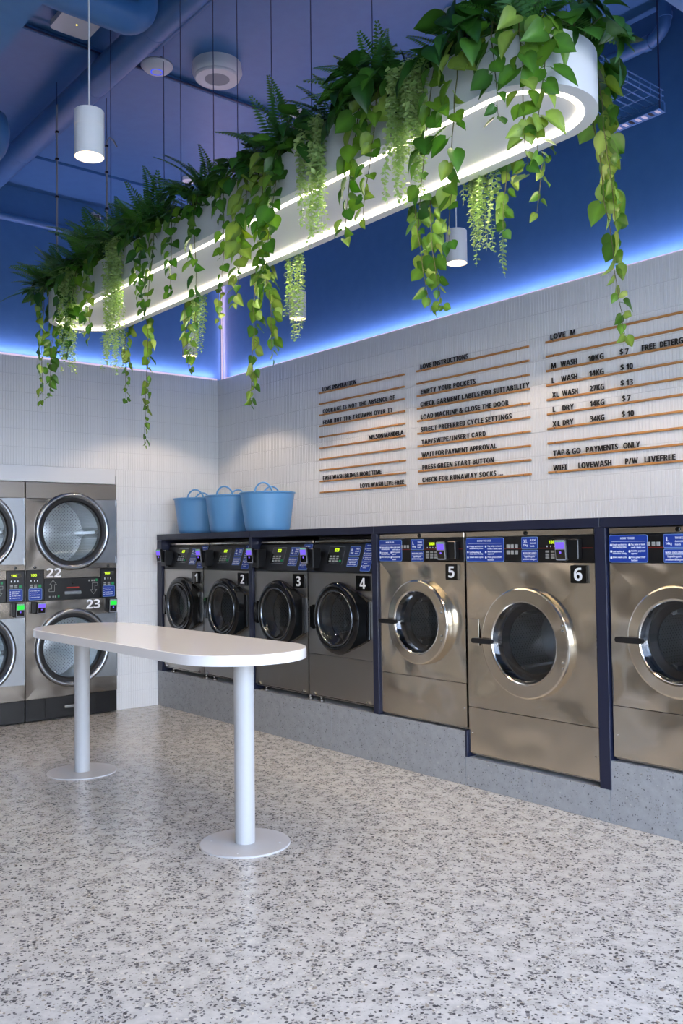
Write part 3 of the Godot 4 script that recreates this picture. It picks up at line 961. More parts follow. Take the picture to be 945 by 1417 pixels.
func dryer_stack(label: String, cx: float, top_num: String, low_num: String, seed_: int) -> void:
	var w := 0.80
	var t := thing("dryer_stack", label, "dryer", Vector3(cx, 0.012, -7.40), 0.0, "stacked dryers")
	var o0 := -0.012
	var hw := w / 2 - 0.002
	obj("cabinet", shell(w - 0.004, 1.955, 0.9, -0.014), M.steel_dark, t)
	obj("top_rail", bx(Vector3(-hw, 1.832 + o0, -0.014), Vector3(hw, 1.965 + o0, 0.0), 0.002), M.steel_grey, t)
	var rh := 0.268
	for k in 2:
		var yc: float = [1.56, 0.587][k] + o0
		var lo_y: float = [1.245, 0.19][k] + o0
		var hi_y: float = [1.830, 0.905][k] + o0
		if k == 1: hi_y = 0.985 + o0
		obj("front_panel", holed_sheet(Vector2(-hw, lo_y), Vector2(hw, hi_y), Vector2(0, yc), rh, 0.0, 0.008, seed_ + k * 5), M.steel_grey, t)
		# door: square leaf on the hinge side, round frame, gasket, glass
		var b := MB.new()
		var pts := PackedVector2Array()
		pts.append(Vector2(hw - 0.006, yc - 0.272)); pts.append(Vector2(hw - 0.006, yc + 0.272))
		for i in 25:
			var a := PI * 0.5 * 0.63 - PI * 0.63 * i / 24.0
			pts.append(Vector2(cos(a) * 0.32, yc + sin(a) * 0.32))
		b.prism(pts, 0.001, 0.012)
		var leaf := obj("door", b, M.alu, t)
		obj("door_ring", ring([Vector2(0.326, 0.0), Vector2(0.326, 0.014), Vector2(0.318, 0.026), Vector2(0.304, 0.03), Vector2(0.29, 0.024), Vector2(0.282, 0.01)], 0, yc, 64, true), M.alu, leaf)
		obj("gasket", ring([Vector2(0.286, 0.014), Vector2(0.262, 0.012), Vector2(0.250, -0.004), Vector2(0.248, -0.05)], 0, yc, 56), M.rubber, leaf)
		obj("door_glass", ring([Vector2(0.251, 0.0), Vector2(0.15, -0.002), Vector2(0.001, -0.002)], 0, yc, 48, true), M.glass_dryer, leaf)
		for s in [-1.0, 1.0]:
			obj("hinge", bx(Vector3(hw - 0.012, yc + s * 0.245 - 0.03, 0.0), Vector3(hw - 0.001, yc + s * 0.245 + 0.03, 0.02), 0.003), M.chrome, leaf)
		obj("hinge_rod", bx(Vector3(hw - 0.006, yc - 0.27, 0.006), Vector3(hw - 0.001, yc + 0.27, 0.016), 0.002), M.alu, leaf)
		drum_parts(t, 0, yc, 0.30, 0.5, M.drum_plain, M.drum_fine)
	# black control band across the middle
	var band := obj("middle_panel", bx(Vector3(-0.245, 0.987 + o0, -0.014), Vector3(0.245, 1.170 + o0, 0.002), 0.002), M.black, t)
	obj("strip_above", bx(Vector3(-0.245, 1.172 + o0, -0.014), Vector3(0.245, 1.243 + o0, 0.0)), M.steel_grey, t)
	obj("pocket_handle", bx(Vector3(-0.075, 1.030 + o0, 0.002), Vector3(0.075, 1.060 + o0, 0.012), 0.005), M.alu, band)
	obj("lock", ring([Vector2(0.011, 0.002), Vector2(0.009, 0.006), Vector2(0.0005, 0.006)], 0.0, 1.125 + o0, 14), M.black_gloss, band)
	obj("arrow_mark", arrow(true, -0.17, 1.105 + o0, 0.003), M.key, band)
	obj("arrow_mark", arrow(false, 0.185, 1.075 + o0, 0.003), M.key, band)
	var b := MB.new()
	b.box(Vector3(-0.05, 1.083 + o0, 0.002), Vector3(0.055, 1.093 + o0, 0.0026))
	obj("red_mark", b, M.red_line, band)
	b = MB.new()
	for q in [[-0.205, 1.01], [-0.175, 1.01], [-0.155, 1.01], [0.14, 1.135], [0.165, 1.135], [0.185, 1.135]]:
		b.box(Vector3(q[0], q[1] + o0, 0.002), Vector3(q[0] + 0.012, q[1] + 0.014 + o0, 0.0026))
	obj("pictogram", b, M.key, band)
	b = MB.new()
	b.box(Vector3(-0.13, 1.01 + o0, 0.002), Vector3(-0.115, 1.03 + o0, 0.0026))
	b.box(Vector3(0.205, 1.135 + o0, 0.002), Vector3(0.22, 1.155 + o0, 0.0026))
	obj("green_mark", b, M.green_key, band)
	for s in [-1.0, 1.0]:
		var x0 := -hw + 0.002 if s < 0 else 0.247
		var x1 := -0.247 if s < 0 else hw - 0.002
		var cp := obj("control_panel", bx(Vector3(x0, 0.987 + o0, -0.014), Vector3(x1, 1.244 + o0, 0.006), 0.003), M.black, t)
		obj("lock", ring([Vector2(0.013, 0.0), Vector2(0.011, 0.006), Vector2(0.0005, 0.008)], (x0 + x1) / 2, 1.262 + o0, 14), M.black_gloss, t)
		obj("display_window", bx(Vector3(x0 + 0.03, 1.185 + o0, 0.006), Vector3(x0 + 0.12, 1.215 + o0, 0.007)), M.black_gloss, cp)
		b = MB.new()
		write(b, "100", Vector3(x0 + 0.036, 1.190 + o0, 0.007), 0.02, 0.05, 0.0008)
		obj("display_digits", b, M.display, cp)
		keypad(cp, x0 + 0.028, 1.100 + o0, 0.036, 0.014, 2, 2, 0.006)
		obj("start_key", bx(Vector3(x0 + 0.1, 1.100 + o0, 0.006), Vector3(x0 + 0.124, 1.122 + o0, 0.01), 0.001), M.green_key, cp)
		b = MB.new()
		for q in [0.036, 0.066, 0.09]:
			b.box(Vector3(x0 + q, 1.147 + o0, 0.006), Vector3(x0 + q + 0.006, 1.162 + o0, 0.0066))
		obj("key_marks", b, M.print, cp)
		decal(t, "instruction_label", Vector2(x0 + 0.02, 0.998 + o0), Vector2(x0 + 0.13, 1.092 + o0), 0.006, [["o", 0.07, 0.74, 0.06, 0], ["Load & close door", 0.2, 0.75, 0.07, 0.62], ["o", 0.07, 0.55, 0.06, 0], ["Select cycle", 0.2, 0.56, 0.07, 0.5], ["o", 0.07, 0.36, 0.06, 0], ["Tap, swipe or insert", 0.2, 0.37, 0.07, 0.66], ["o", 0.07, 0.17, 0.06, 0], ["Press green START", 0.2, 0.17, 0.07, 0.62]])
	obj("terminal_bracket", bx(Vector3(-hw + 0.035, 0.89 + o0, 0.0), Vector3(-hw + 0.08, 0.985 + o0, 0.03), 0.004), M.black, t)
	terminal(t, Vector3(-hw + 0.117, 0.933 + o0, 0.012), 0.075, 0.10, M.screen)
	obj("terminal_bracket", bx(Vector3(hw - 0.115, 0.875 + o0, 0.0), Vector3(hw - 0.085, 0.985 + o0, 0.03), 0.004), M.black, t)
	terminal(t, Vector3(hw - 0.05, 0.923 + o0, 0.012), 0.075, 0.12, M.screen_green)
	if top_num != "":
		b = MB.new()
		write(b, top_num, Vector3(-0.228, 1.178 + o0, 0.0065), 0.074, 0.125, 0.002)
		obj("numeral", b, M.numeral, t)
		b = MB.new()
		write(b, low_num, Vector3(0.118, 0.903 + o0, 0.0065), 0.074, 0.125, 0.002)
		obj("numeral", b, M.numeral, t)
	# kick panel
	obj("kick_panel", bx(Vector3(-hw, 0.0, -0.02), Vector3(hw, 0.188 + o0, -0.004), 0.002), M.black, t)
	obj("lint_drawer", bx(Vector3(-0.24, 0.01, -0.004), Vector3(0.20, 0.186 + o0, 0.002), 0.002), M.black, t)
	obj("pocket_handle", bx(Vector3(-0.075, 0.085 + o0, 0.002), Vector3(0.075, 0.113 + o0, 0.012), 0.005), M.alu, t)
	for s in [-1.0, 1.0]:
		obj("foot", ring([Vector2(0.018, 0.0), Vector2(0.018, 0.004)], s * (hw - 0.06), -0.006, 10), M.chrome, t)

func build_machines() -> void:
	small_washer("dark steel washer marked 1 beside the end wall", -7.364, -6.678, "1", 101)
	small_washer("dark steel washer marked 2 left of a navy post", -6.674, -5.968, "2", 111)
	small_washer("dark steel washer marked 3 right of a navy post", -5.914, -5.230, "3", 121)
	small_washer("dark steel washer marked 4 with its whole lower panel in view", -5.226, -4.517, "4", 131)
	washer("stainless washer marked 5 with round steel door", -4.458, -3.702, 0.322, 0.589, 0.930, 0.262, "5", ["L", "14kg", "THREE"], "1000", 141)
	washer("large stainless washer marked 6 set lower than its neighbours", -3.692, -2.797, 0.186, 0.460, 0.861, 0.305, "6", ["XL", "27kg", "SIX"], "1300", 151)
	washer("stainless washer cut off by the right edge of the picture", -2.715, -1.945, 0.322, 0.588, 0.932, 0.268, "7", ["L", "14kg", "THREE"], "1000", 161)
	dryer_stack("stainless stacked dryers marked 22 and 23", 3.137, "22", "23", 201)
	dryer_stack("stainless stacked dryers cut off by the left edge", 2.333, "", "", 211)
	dryer_stack("stainless stacked dryers in the recess beyond the left edge of the picture", 1.529, "", "", 221)

# ---------------------------------------------------------------- table, tubs, menu
func build_table() -> void:
	var cx := 2.417
	var z0 := -5.45
	var z1 := -3.745
	var cz := (z0 + z1) / 2
	var t := thing("standing_table", "long white table with rounded ends on two round posts", "table", Vector3(cx, 0, cz))
	var b := MB.new()
	var poly := stadium(0.332, (z1 - z0) / 2, 24)
	var rows := []
	for q in [[0.0, 0.872], [0.0, 0.917], [-0.004, 0.920]]:
		var row := PackedVector3Array()
		for p in poly:
			var c := Vector2(0, clampf(p.y, -(z1 - z0) / 2, (z1 - z0) / 2))
			var d := (p - c).normalized()
			row.append(Vector3(p.x + d.x * q[0], q[1], -(p.y + d.y * q[0])))
		rows.append(row)
	b.surf([rows[0], rows[1]], true)
	b.surf([rows[1], rows[2]], true)
	var tris := Geometry2D.triangulate_polygon(poly)
	for i in range(0, tris.size(), 3):
		var a: Vector3 = rows[2][tris[i]]
		var c: Vector3 = rows[2][tris[i + 1]]
		var e: Vector3 = rows[2][tris[i + 2]]
		if (c - a).cross(e - a).y < 0:
			var s := c; c = e; e = s
		b.tri(a, c, e)
		var dn := Vector3(0, 0.872 - 0.920, 0)
		b.tri(a + dn, e + dn, c + dn)
	obj("table_top", b, M.table, t)
	for z in [-5.559, -3.695]:
		b = MB.new()
		b.x = Transform3D(Basis.IDENTITY, Vector3(0, 0, z - cz))
		b.lathe([Vector2(0.048, 0.006), Vector2(0.048, 0.8715)], 32)
		var leg := obj("leg", b, M.powder, t)
		b = MB.new()
		b.x = Transform3D(Basis.IDENTITY, Vector3(0, 0, z - cz))
		b.lathe([Vector2(0.215, 0.0), Vector2(0.215, 0.006), Vector2(0.213, 0.008), Vector2(0.049, 0.008)], 48)
		obj("base_plate", b, M.powder, leg)
		b = MB.new()
		b.x = Transform3D(Basis.IDENTITY, Vector3(0, 0, z - cz))
		b.lathe([Vector2(0.11, 0.871), Vector2(0.11, 0.864), Vector2(0.049, 0.864)], 32)
		obj("mounting_plate", b, M.powder, leg)
		for k in 4:
			b = MB.new()
			var a := PI / 4 + k * PI / 2
			b.x = Transform3D(Basis.IDENTITY, Vector3(cos(a) * 0.165, 0.008, z - cz + sin(a) * 0.165))
			b.lathe([Vector2(0.006, 0.0), Vector2(0.005, 0.002), Vector2(0.0005, 0.003)], 8)
			obj("floor_bolt", b, M.powder, leg)

func tub(label: String, at: Vector3, turn: float) -> void:
	var t := thing("flexible_tub", label, "tub", at, turn, "blue tubs on the counter")
	var r0 := 0.178
	var r1 := 0.225
	var h := 0.318
	var b := MB.new()
	var prof := [Vector2(0.001, 0.004), Vector2(r0 - 0.02, 0.002), Vector2(r0 - 0.006, 0.006), Vector2(r0, 0.018)]
	for k in 22:
		var y := 0.03 + (h - 0.045) * k / 21.0
		prof.append(Vector2(lerpf(r0, r1 - 0.004, y / h) + (0.0009 if k % 2 == 0 else -0.0006), y))
	for q in [Vector2(r1 + 0.002, h - 0.012), Vector2(r1 + 0.004, h - 0.004), Vector2(r1, h), Vector2(r1 - 0.005, h - 0.004), Vector2(r1 - 0.012, h - 0.03), Vector2(r0 - 0.008, 0.02), Vector2(0.001, 0.012)]:
		prof.append(q)
	b.lathe(prof, 56, true)
	obj("body", b, M.tub, t)
	for s in [-1.0, 1.0]:
		b = MB.new()
		var path := []
		for i in 17:
			var u := i / 16.0
			var a := (u - 0.5) * 0.64
			var lift := sin(PI * u)
			path.append(Vector3(s * (r1 + 0.001 + 0.012 * lift) * cos(a), h - 0.008 + 0.072 * pow(lift, 0.6), (r1 + 0.001) * sin(a)))
		b.tube(path, 0.0075, 8)
		obj("handle", b, M.tub, t)

func build_tubs() -> void:
	tub("blue flexible tub nearest the end wall, left of three", Vector3(4.205, 1.532, -7.13), 0.9)
	tub("blue flexible tub in the middle of three", Vector3(4.215, 1.532, -6.61), 0.75)
	tub("blue flexible tub at the right end of three", Vector3(4.235, 1.532, -6.10), 0.82)

var glyphs := {}
func glyph(c: String, cap: float) -> Array:
	if not glyphs.has(c):
		var t := text_mesh(c, cap, 0.004, 1.5)
		var bb := t.get_aabb()
		var b := MB.new()
		b.mesh_in(t, Transform3D(Basis.IDENTITY, -bb.position))
		glyphs[c] = [b.done(), bb.size.x, bb.size.y]
	return glyphs[c]

func set_line(t: Node, s: String, a: float, e: float) -> void:
	var cap := 0.033
	var total := 0.0
	var gaps := 0.0
	for i in s.length():
		if s[i] == " ":
			gaps += 2.0
		else:
			total += glyph(s[i], cap)[1]
			gaps += 1.0
	gaps -= 1.0
	var g := 0.006
	var k := 1.0
	if gaps > 0.0:
		g = (e - a - total) / gaps
		if g < 0.0035:
			g = 0.0035
			k = (e - a - g * gaps) / total
		g = minf(g, 0.016)
	var x := a
	for i in s.length():
		if s[i] == " ":
			x += g * 2.0
			continue
		var gl := glyph(s[i], cap)
		inst("letter", gl[0], M.letter, t, Transform3D(Basis.IDENTITY.scaled(Vector3(k, 1, 1)), Vector3(x, 0.0025, 0.0086)))
		x += gl[1] * k + g

func build_menu() -> void:
	var ords := ["topmost", "second", "third", "fourth", "fifth", "sixth", "seventh", "eighth", "ninth", "lowest"]
	var boards := [
		[-5.889, 1.022, "left", [[0, "LOVE INSPIRATION", 0.052, 0.477], [2, "COURAGE IS NOT THE ABSENCE OF", 0.055, 0.919], [3, "FEAR BUT THE TRIUMPH OVER IT", 0.054, 0.890], [5, "NELSON MANDELA", 0.622, 1.006], [8, "FAST WASH BRINGS MORE TIME", 0.045, 0.757], [9, "LOVE WASH LIVE FREE", 0.510, 1.005]]],
		[-4.737, 1.028, "middle", [[0, "LOVE INSTRUCTIONS", 0.044, 0.507], [2, "EMPTY YOUR POCKETS", 0.045, 0.572], [3, "CHECK GARMENT LABELS FOR SUITABILITY", 0.038, 1.029], [4, "LOAD MACHINE & CLOSE THE DOOR", 0.041, 0.856], [5, "SELECT PREFERRED CYCLE SETTINGS", 0.039, 0.878], [6, "TAP/SWIPE/INSERT CARD", 0.044, 0.653], [7, "WAIT FOR PAYMENT APPROVAL", 0.042, 0.745], [8, "PRESS GREEN START BUTTON", 0.048, 0.721], [9, "CHECK FOR RUNAWAY SOCKS ...", 0.046, 0.797]]],
		[-3.575, 1.55, "right", [[0, "LOVE", 0.041, 0.152], [0, "M", 0.192, 0.223], [2, "M", 0.043, 0.072], [2, "WASH", 0.113, 0.233], [2, "10KG", 0.316, 0.424], [2, "$ 7", 0.534, 0.592], [2, "FREE", 0.677, 0.766], [2, "DETERGENT", 0.792, 1.004], [3, "L", 0.044, 0.063], [3, "WASH", 0.115, 0.234], [3, "14KG", 0.321, 0.422], [3, "$ 10", 0.536, 0.618], [4, "XL", 0.044, 0.096], [4, "WASH", 0.120, 0.236], [4, "27KG", 0.321, 0.422], [4, "$ 13", 0.534, 0.615], [5, "L", 0.046, 0.063], [5, "DRY", 0.120, 0.203], [5, "14KG", 0.320, 0.421], [5, "$ 7", 0.541, 0.597], [6, "XL", 0.042, 0.101], [6, "DRY", 0.120, 0.198], [6, "34KG", 0.320, 0.419], [6, "$ 10", 0.536, 0.616], [8, "TAP & GO", 0.043, 0.245], [8, "PAYMENTS", 0.285, 0.505], [8, "ONLY", 0.542, 0.651], [9, "WIFI", 0.041, 0.142], [9, "LOVEWASH", 0.228, 0.459], [9, "P/W", 0.552, 0.634], [9, "LIVEFREE", 0.677, 0.868]]]]
	for bd in boards:
		var rail := MB.new()
		rail.box(Vector3(0, -0.0125, 0), Vector3(bd[1], 0, 0.0125), 0.0015)
		var rail_mesh := rail.done()
		for r in 10:
			var words := []
			for l in bd[3]:
				if l[0] == r: words.append(l)
			var lab := "%s oak letter ledge of the %s menu column, %s" % [ords[r], bd[2], "carrying black letters" if words.size() > 0 else "empty"]
			var t := thing("letter_ledge", lab, "ledge", Vector3(XW - 0.0042, 2.672 - 0.091 * r, bd[0]), -PI / 2, "oak letter ledges")
			inst("rail", rail_mesh, M.oak, t)
			for sx in [0.06, bd[1] - 0.06]:
				var sc := MB.new()
				sc.x = facing(sx, -0.006)
				sc.lathe([Vector2(0.004, 0.0125), Vector2(0.003, 0.014), Vector2(0.0004, 0.014)], 8)
				obj("screw", sc, M.frame, t)
			for l in words:
				set_line(t, l[1], l[2], l[3])

# ---------------------------------------------------------------- lamps and ceiling things
func pendant(label: String, at: Vector3, top: float) -> void:   # at = middle of the open lower rim
	var t := thing("pendant_lamp", label, "lamp", at, 0.0, "white cylinder pendants")
	var b := MB.new()
	b.lathe([Vector2(0.055, 0.03), Vector2(0.058, 0.0), Vector2(0.060, 0.0), Vector2(0.060, 0.122)], 40)
	b.lathe([Vector2(0.0593, 0.122), Vector2(0.0593, 0.124)], 40)
	b.lathe([Vector2(0.060, 0.124), Vector2(0.060, 0.187), Vector2(0.057, 0.190), Vector2(0.001, 0.190)], 40)
	obj("shade", b, M.white, t)
	b = MB.new()
	b.lathe([Vector2(0.001, 0.020), Vector2(0.0575, 0.020), Vector2(0.0575, 0.024), Vector2(0.001, 0.024)], 32)
	obj("light_disc", b, M.bulb, t)
	b = MB.new()
	b.tube([Vector3(0, 0.19, 0), Vector3(0, top - at.y - 0.02, 0)], 0.004, 8)
	obj("cord", b, M.white, t)
	b = MB.new()
	b.lathe([Vector2(0.001, top - at.y - 0.03), Vector2(0.05, top - at.y - 0.03), Vector2(0.05, top - at.y)], 24)
	obj("ceiling_rose", b, M.white, t)
	var l := SpotLight3D.new()
	l.light_color = Color(1.0, 0.89, 0.77)
	l.light_energy = 1.0
	l.spot_angle = 58.0
	l.spot_angle_attenuation = 0.25
	l.spot_range = 12.0
	l.spot_attenuation = 2.0
	l.light_size = 0.035
	l.shadow_enabled = true
	t.add_child(l)
	l.position = Vector3(0, 0.012, 0)
	l.rotation.x = -PI / 2

func pipe(called: String, label: String, path: Array, r: float, material: Material, seg := 20) -> Node3D:
	var t := thing(called, label, "pipe")
	var b := MB.new()
	b.tube(path, r, seg)
	obj("pipe_run", b, material, t)
	return t

func bend(c: Vector3, from: Vector3, to: Vector3, r: float, n := 8) -> Array:   # quarter arc from c+from*r ... to c+to*r
	var p := []
	for i in n + 1:
		var a := PI / 2 * i / n
		p.append(c + from * r * cos(a) + to * r * sin(a))
	return p

func build_ceiling_things() -> void:
	pendant("white cylinder pendant lamp on a long cord at the left, apart from the rest", Vector3(1.545, 3.0, -3.47), CEIL + 0.02)
	pendant("white cylinder pendant lamp lowest and nearest the room corner", Vector3(3.8, 2.99, -6.577), CEIL + 0.02)
	pendant("white cylinder pendant lamp in the middle of the row by the menu wall", Vector3(3.8, 3.0, -5.081), CEIL + 0.02)
	pendant("white cylinder pendant lamp above the middle menu column, right of the row", Vector3(3.8, 3.01, -3.559), CEIL + 0.02)
	pendant("white cylinder pendant lamp past the right edge of the picture", Vector3(3.8, 3.0, -2.04), CEIL + 0.02)
	pendant("white cylinder pendant lamp past the left edge of the picture", Vector3(1.545, 3.0, -4.98), CEIL + 0.02)
	pendant("white cylinder pendant lamp in front of the cropped dryers, outside the picture", Vector3(1.545, 3.0, -6.49), CEIL + 0.02)
	pendant("white cylinder pendant lamp over the floor behind the photographer, window side", Vector3(1.545, 3.0, -1.2), 3.6)
	pendant("white cylinder pendant lamp of the menu row behind the photographer", Vector3(3.8, 3.0, -0.55), 3.6)
	pendant("white cylinder pendant lamp of the menu row beside the street window", Vector3(3.8, 3.0, 0.9), 3.6)
	pendant("white cylinder pendant lamp beside the street window, left row", Vector3(1.545, 3.0, 0.5), 3.6)
	# ducts and pipes
	var d := pipe("round_duct", "thick blue round duct running under the ceiling to the end wall", [Vector3(2.405, 4.34, ZA - GAP + 0.002), Vector3(2.405, 4.34, -4.2), Vector3(2.405, 4.34, -1.96)], 0.088, M.blue, 28)
	for z in [-6.6, -5.35, -4.55, -3.4]:
		var b := MB.new()
		b.tube([Vector3(2.405, 4.34, z - 0.02), Vector3(2.405, 4.34, z + 0.02)], 0.0895, 28)
		b.box(Vector3(2.395, 4.42, z - 0.008), Vector3(2.415, 4.462, z + 0.008))
		obj("hanger_band", b, M.blue, d)
	var pth := [Vector3(1.372, 3.923, -3.9), Vector3(1.90, 3.923, -3.9)]
	pth.append_array(bend(Vector3(1.90, 4.023, -3.9), Vector3(0, -1, 0), Vector3(1, 0, 0), 0.10).slice(1))
	pth.append(Vector3(2.0, CEIL + 0.018, -3.9))
	pipe("elbow_pipe", "blue pipe with an elbow above the hanging lamp", pth, 0.08, M.blue, 28)
	d = pipe("capped_duct", "blue round duct end cut off by the left edge", [Vector3(1.372, 3.855, -5.4), Vector3(1.80, 3.855, -5.4)], 0.155, M.blue, 32)
	var cap := MB.new()
	cap.x = Transform3D(Basis(Vector3(0, 0, 1), -PI / 2), Vector3(1.80, 3.855, -5.4))
	cap.lathe([Vector2(0.157, -0.02), Vector2(0.157, 0.0), Vector2(0.145, 0.04), Vector2(0.10, 0.068), Vector2(0.001, 0.08)], 32, true)
	obj("end_cap", cap, M.blue, d)
	pipe("conduit", "thin blue conduit high on the end wall", [Vector3(1.4, 4.20, ZA - GAP + 0.034), Vector3(4.2, 4.17, ZA - GAP + 0.034)], 0.032, M.blue, 14)
	pipe("conduit", "thin blue conduit along the ceiling beside the round duct", [Vector3(2.53, 4.44, -4.9), Vector3(2.53, 4.44, -2.0)], 0.022, M.blue, 12)
	pipe("conduit", "second thin blue conduit along the ceiling beside the round duct", [Vector3(2.60, 4.44, -4.9), Vector3(2.60, 4.44, -2.0)], 0.022, M.blue, 12)
	pipe("ceiling_cable", "thin dark blue cable along the ceiling batten", [Vector3(1.4, 4.45, -5.16), Vector3(2.5, 4.448, -5.165), Vector3(3.85, 4.45, -5.16)], 0.007, M.wire, 6)
	pth = [Vector3(4.66, 4.275, -4.6), Vector3(4.66, 4.275, -2.83)]
	pth.append_array(bend(Vector3(4.66, 4.375, -2.83), Vector3(0, -1, 0), Vector3(0, 0, 1), 0.10).slice(1))
	pth.append(Vector3(4.66, CEIL + 0.018, -2.73))
	d = pipe("drain_pipe", "blue drain pipe with an elbow high on the menu wall", pth, 0.038, M.blue, 20)
	for q in [[Vector3(4.66, 4.275, -2.86), Vector3(4.66, 4.275, -2.82)], [Vector3(4.66, 4.37, -2.73), Vector3(4.66, 4.40, -2.73)]]:
		var b := MB.new()
		b.tube(q, 0.044, 20)
		obj("coupling", b, M.blue, d)
	# ceiling speaker
	var t := thing("ceiling_speaker", "round white ceiling speaker in a deep collar", "speaker", Vector3(3.044, CEIL + 0.02, -4.90))
	var b2 := MB.new()
	b2.lathe([Vector2(0.155, 0.0), Vector2(0.155, -0.02), Vector2(0.16, -0.055), Vector2(0.15, -0.075), Vector2(0.143, -0.08)], 48, true)
	obj("collar", b2, M.device, t)
	b2 = MB.new()
	b2.lathe([Vector2(0.08, -0.098), Vector2(0.135, -0.098), Vector2(0.143, -0.09), Vector2(0.143, -0.075)], 48)
	b2.lathe([Vector2(0.079, -0.095), Vector2(0.081, -0.098)], 40)
	obj("baffle", b2, M.device, t)
	b2 = MB.new()
	b2.lathe([Vector2(0.001, -0.093), Vector2(0.079, -0.095)], 40)
	obj("grille", b2, M.device_grey, t)
	# access point
	t = thing("access_point", "small white dome with a blue ring hanging under the ceiling", "wireless router", Vector3(2.665, 4.40, -4.99))
	b2 = MB.new()
	b2.lathe([Vector2(0.001, -0.046), Vector2(0.04, -0.046), Vector2(0.075, -0.036), Vector2(0.098, -0.012), Vector2(0.098, 0.0), Vector2(0.001, 0.008)], 40, true)
	obj("housing", b2, M.device, t)
	b2 = MB.new()
	b2.lathe([Vector2(0.033, -0.0472), Vector2(0.039, -0.0472)], 32)
	obj("light_ring", b2, glow(Color(0.15, 0.3, 1.0), 1.2), t)
	b2 = MB.new()
	b2.tube([Vector3(0.03, 0.006, 0), Vector3(0.03, 0.06, 0)], 0.006, 8)
	obj("bracket", b2, M.wire, t)
	# emergency light box
	t = thing("detector_box", "white rounded box with a small yellow light on the ceiling", "detector", Vector3(2.12, CEIL + 0.02, -4.93))
	b2 = MB.new()
	b2.x = Transform3D(Basis(Vector3.RIGHT, PI / 2), Vector3.ZERO)
	b2.prism(round_rect(-0.115, -0.125, 0.115, 0.125, 0.03, 6), 0.025, 0.06)
	obj("cover", b2, M.device, t)
	b2 = MB.new()
	b2.box(Vector3(-0.08, -0.025, -0.09), Vector3(0.08, 0.0, 0.09), 0.004)
	obj("mount", b2, M.device_grey, t)
	b2 = MB.new()
	b2.lathe([Vector2(0.001, -0.0615), Vector2(0.005, -0.0612), Vector2(0.005, -0.059)], 10)
	obj("light_dot", b2, glow(Color(1.0, 0.9, 0.3), 2.0), t)
	# security camera on the end wall
	t = thing("security_camera", "small white security camera at the top of the end wall", "camera", Vector3(3.40, 4.37, ZA - GAP))
	b2 = MB.new()
	b2.tube([Vector3(0, 0.02, 0), Vector3(0, 0.02, 0.03), Vector3(0.01, -0.02, 0.07)], 0.012, 8)
	obj("arm", b2, M.device, t)
	b2 = MB.new()
	b2.x = Transform3D(Basis(Vector3.UP, -0.5) * Basis(Vector3.RIGHT, 0.3), Vector3(0.01, -0.04, 0.09))
	b2.box(Vector3(-0.028, -0.022, -0.05), Vector3(0.028, 0.03, 0.08), 0.008)
	obj("body", b2, M.device, t)
	b2 = MB.new()
	b2.x = Transform3D(Basis(Vector3.UP, -0.5) * Basis(Vector3.RIGHT, 0.3), Vector3(0.01, -0.04, 0.09))
	b2.box(Vector3(-0.025, -0.02, 0.08), Vector3(0.025, 0.02, 0.084), 0.004)
	obj("lens_face", b2, M.black_gloss, t)
	# hanging mesh cable tray by the menu wall
	t = thing("cable_tray", "blue wire mesh cable tray hung near the menu wall", "cable tray", Vector3(0, 0, 0))
	var z0 := -2.885
	var z1 := -2.555
	var y := 3.72
	for k in 8:
		var z := lerpf(z0, z1, k / 7.0)
		var b := MB.new()
		b.tube([Vector3(2.95, y, z), Vector3(4.33, y, z)], 0.0035, 5)
		obj("long_wire", b, M.blue, t)
	for z in [z0, z1]:
		for yy in [y + 0.03, y + 0.06]:
			var b := MB.new()
			b.tube([Vector3(2.95, yy, z), Vector3(4.33, yy, z)], 0.0035, 5)
			obj("side_wire", b, M.blue, t)
	for k in 14:
		var xx := 2.97 + k * 0.103
		var b := MB.new()
		b.tube([Vector3(xx, y + 0.062, z0), Vector3(xx, y, z0 + 0.001), Vector3(xx, y - 0.002, z1 - 0.001), Vector3(xx, y + 0.062, z1)], 0.0035, 5)
		obj("cross_wire", b, M.blue, t)
	var chn := MB.new()
	chn.box(Vector3(4.315, y - 0.062, z0 - 0.01), Vector3(4.33, y - 0.008, z1 + 0.01), 0.002)
	chn.box(Vector3(4.26, y - 0.062, z0 - 0.01), Vector3(4.314, y - 0.056, z1 + 0.01), 0.001)
	obj("support_channel", chn, M.blue, t)
	for k in 9:
		var zz := lerpf(z0 + 0.01, z1 - 0.01, k / 8.0)
		obj("slot", bx(Vector3(4.268, y - 0.0645, zz - 0.009), Vector3(4.306, y - 0.0622, zz + 0.009)), M.black if k % 3 == 1 else M.device, t)
	for q in [[4.29, z1], [3.1, z1], [3.1, z0]]:
		var b := MB.new()
		b.tube([Vector3(q[0], y - 0.05, q[1]), Vector3(q[0], CEIL + 0.015, q[1])], 0.005, 6)
		obj("hanger_rod", b, M.wire, t)

# ---------------------------------------------------------------- planter
const PX := 2.488
const PY := 2.88
const PT := 3.065
const PZ0 := -5.6
const PZ1 := -2.0
const PR := 0.25

func ring_mesh(r0: float, y0: float, r1: float, y1: float, seg := 24) -> MB:   # wall between two stadium outlines
	var b := MB.new()
	var hl := (PZ1 - PZ0) / 2
	var rows := []
	for q in [[r0, y0], [r1, y1]]:
		var row := PackedVector3Array()
		for p in stadium(q[0], hl, seg):
			row.append(Vector3(p.x, q[1], -p.y))
		rows.append(row)
	b.surf(rows, true)
	return b

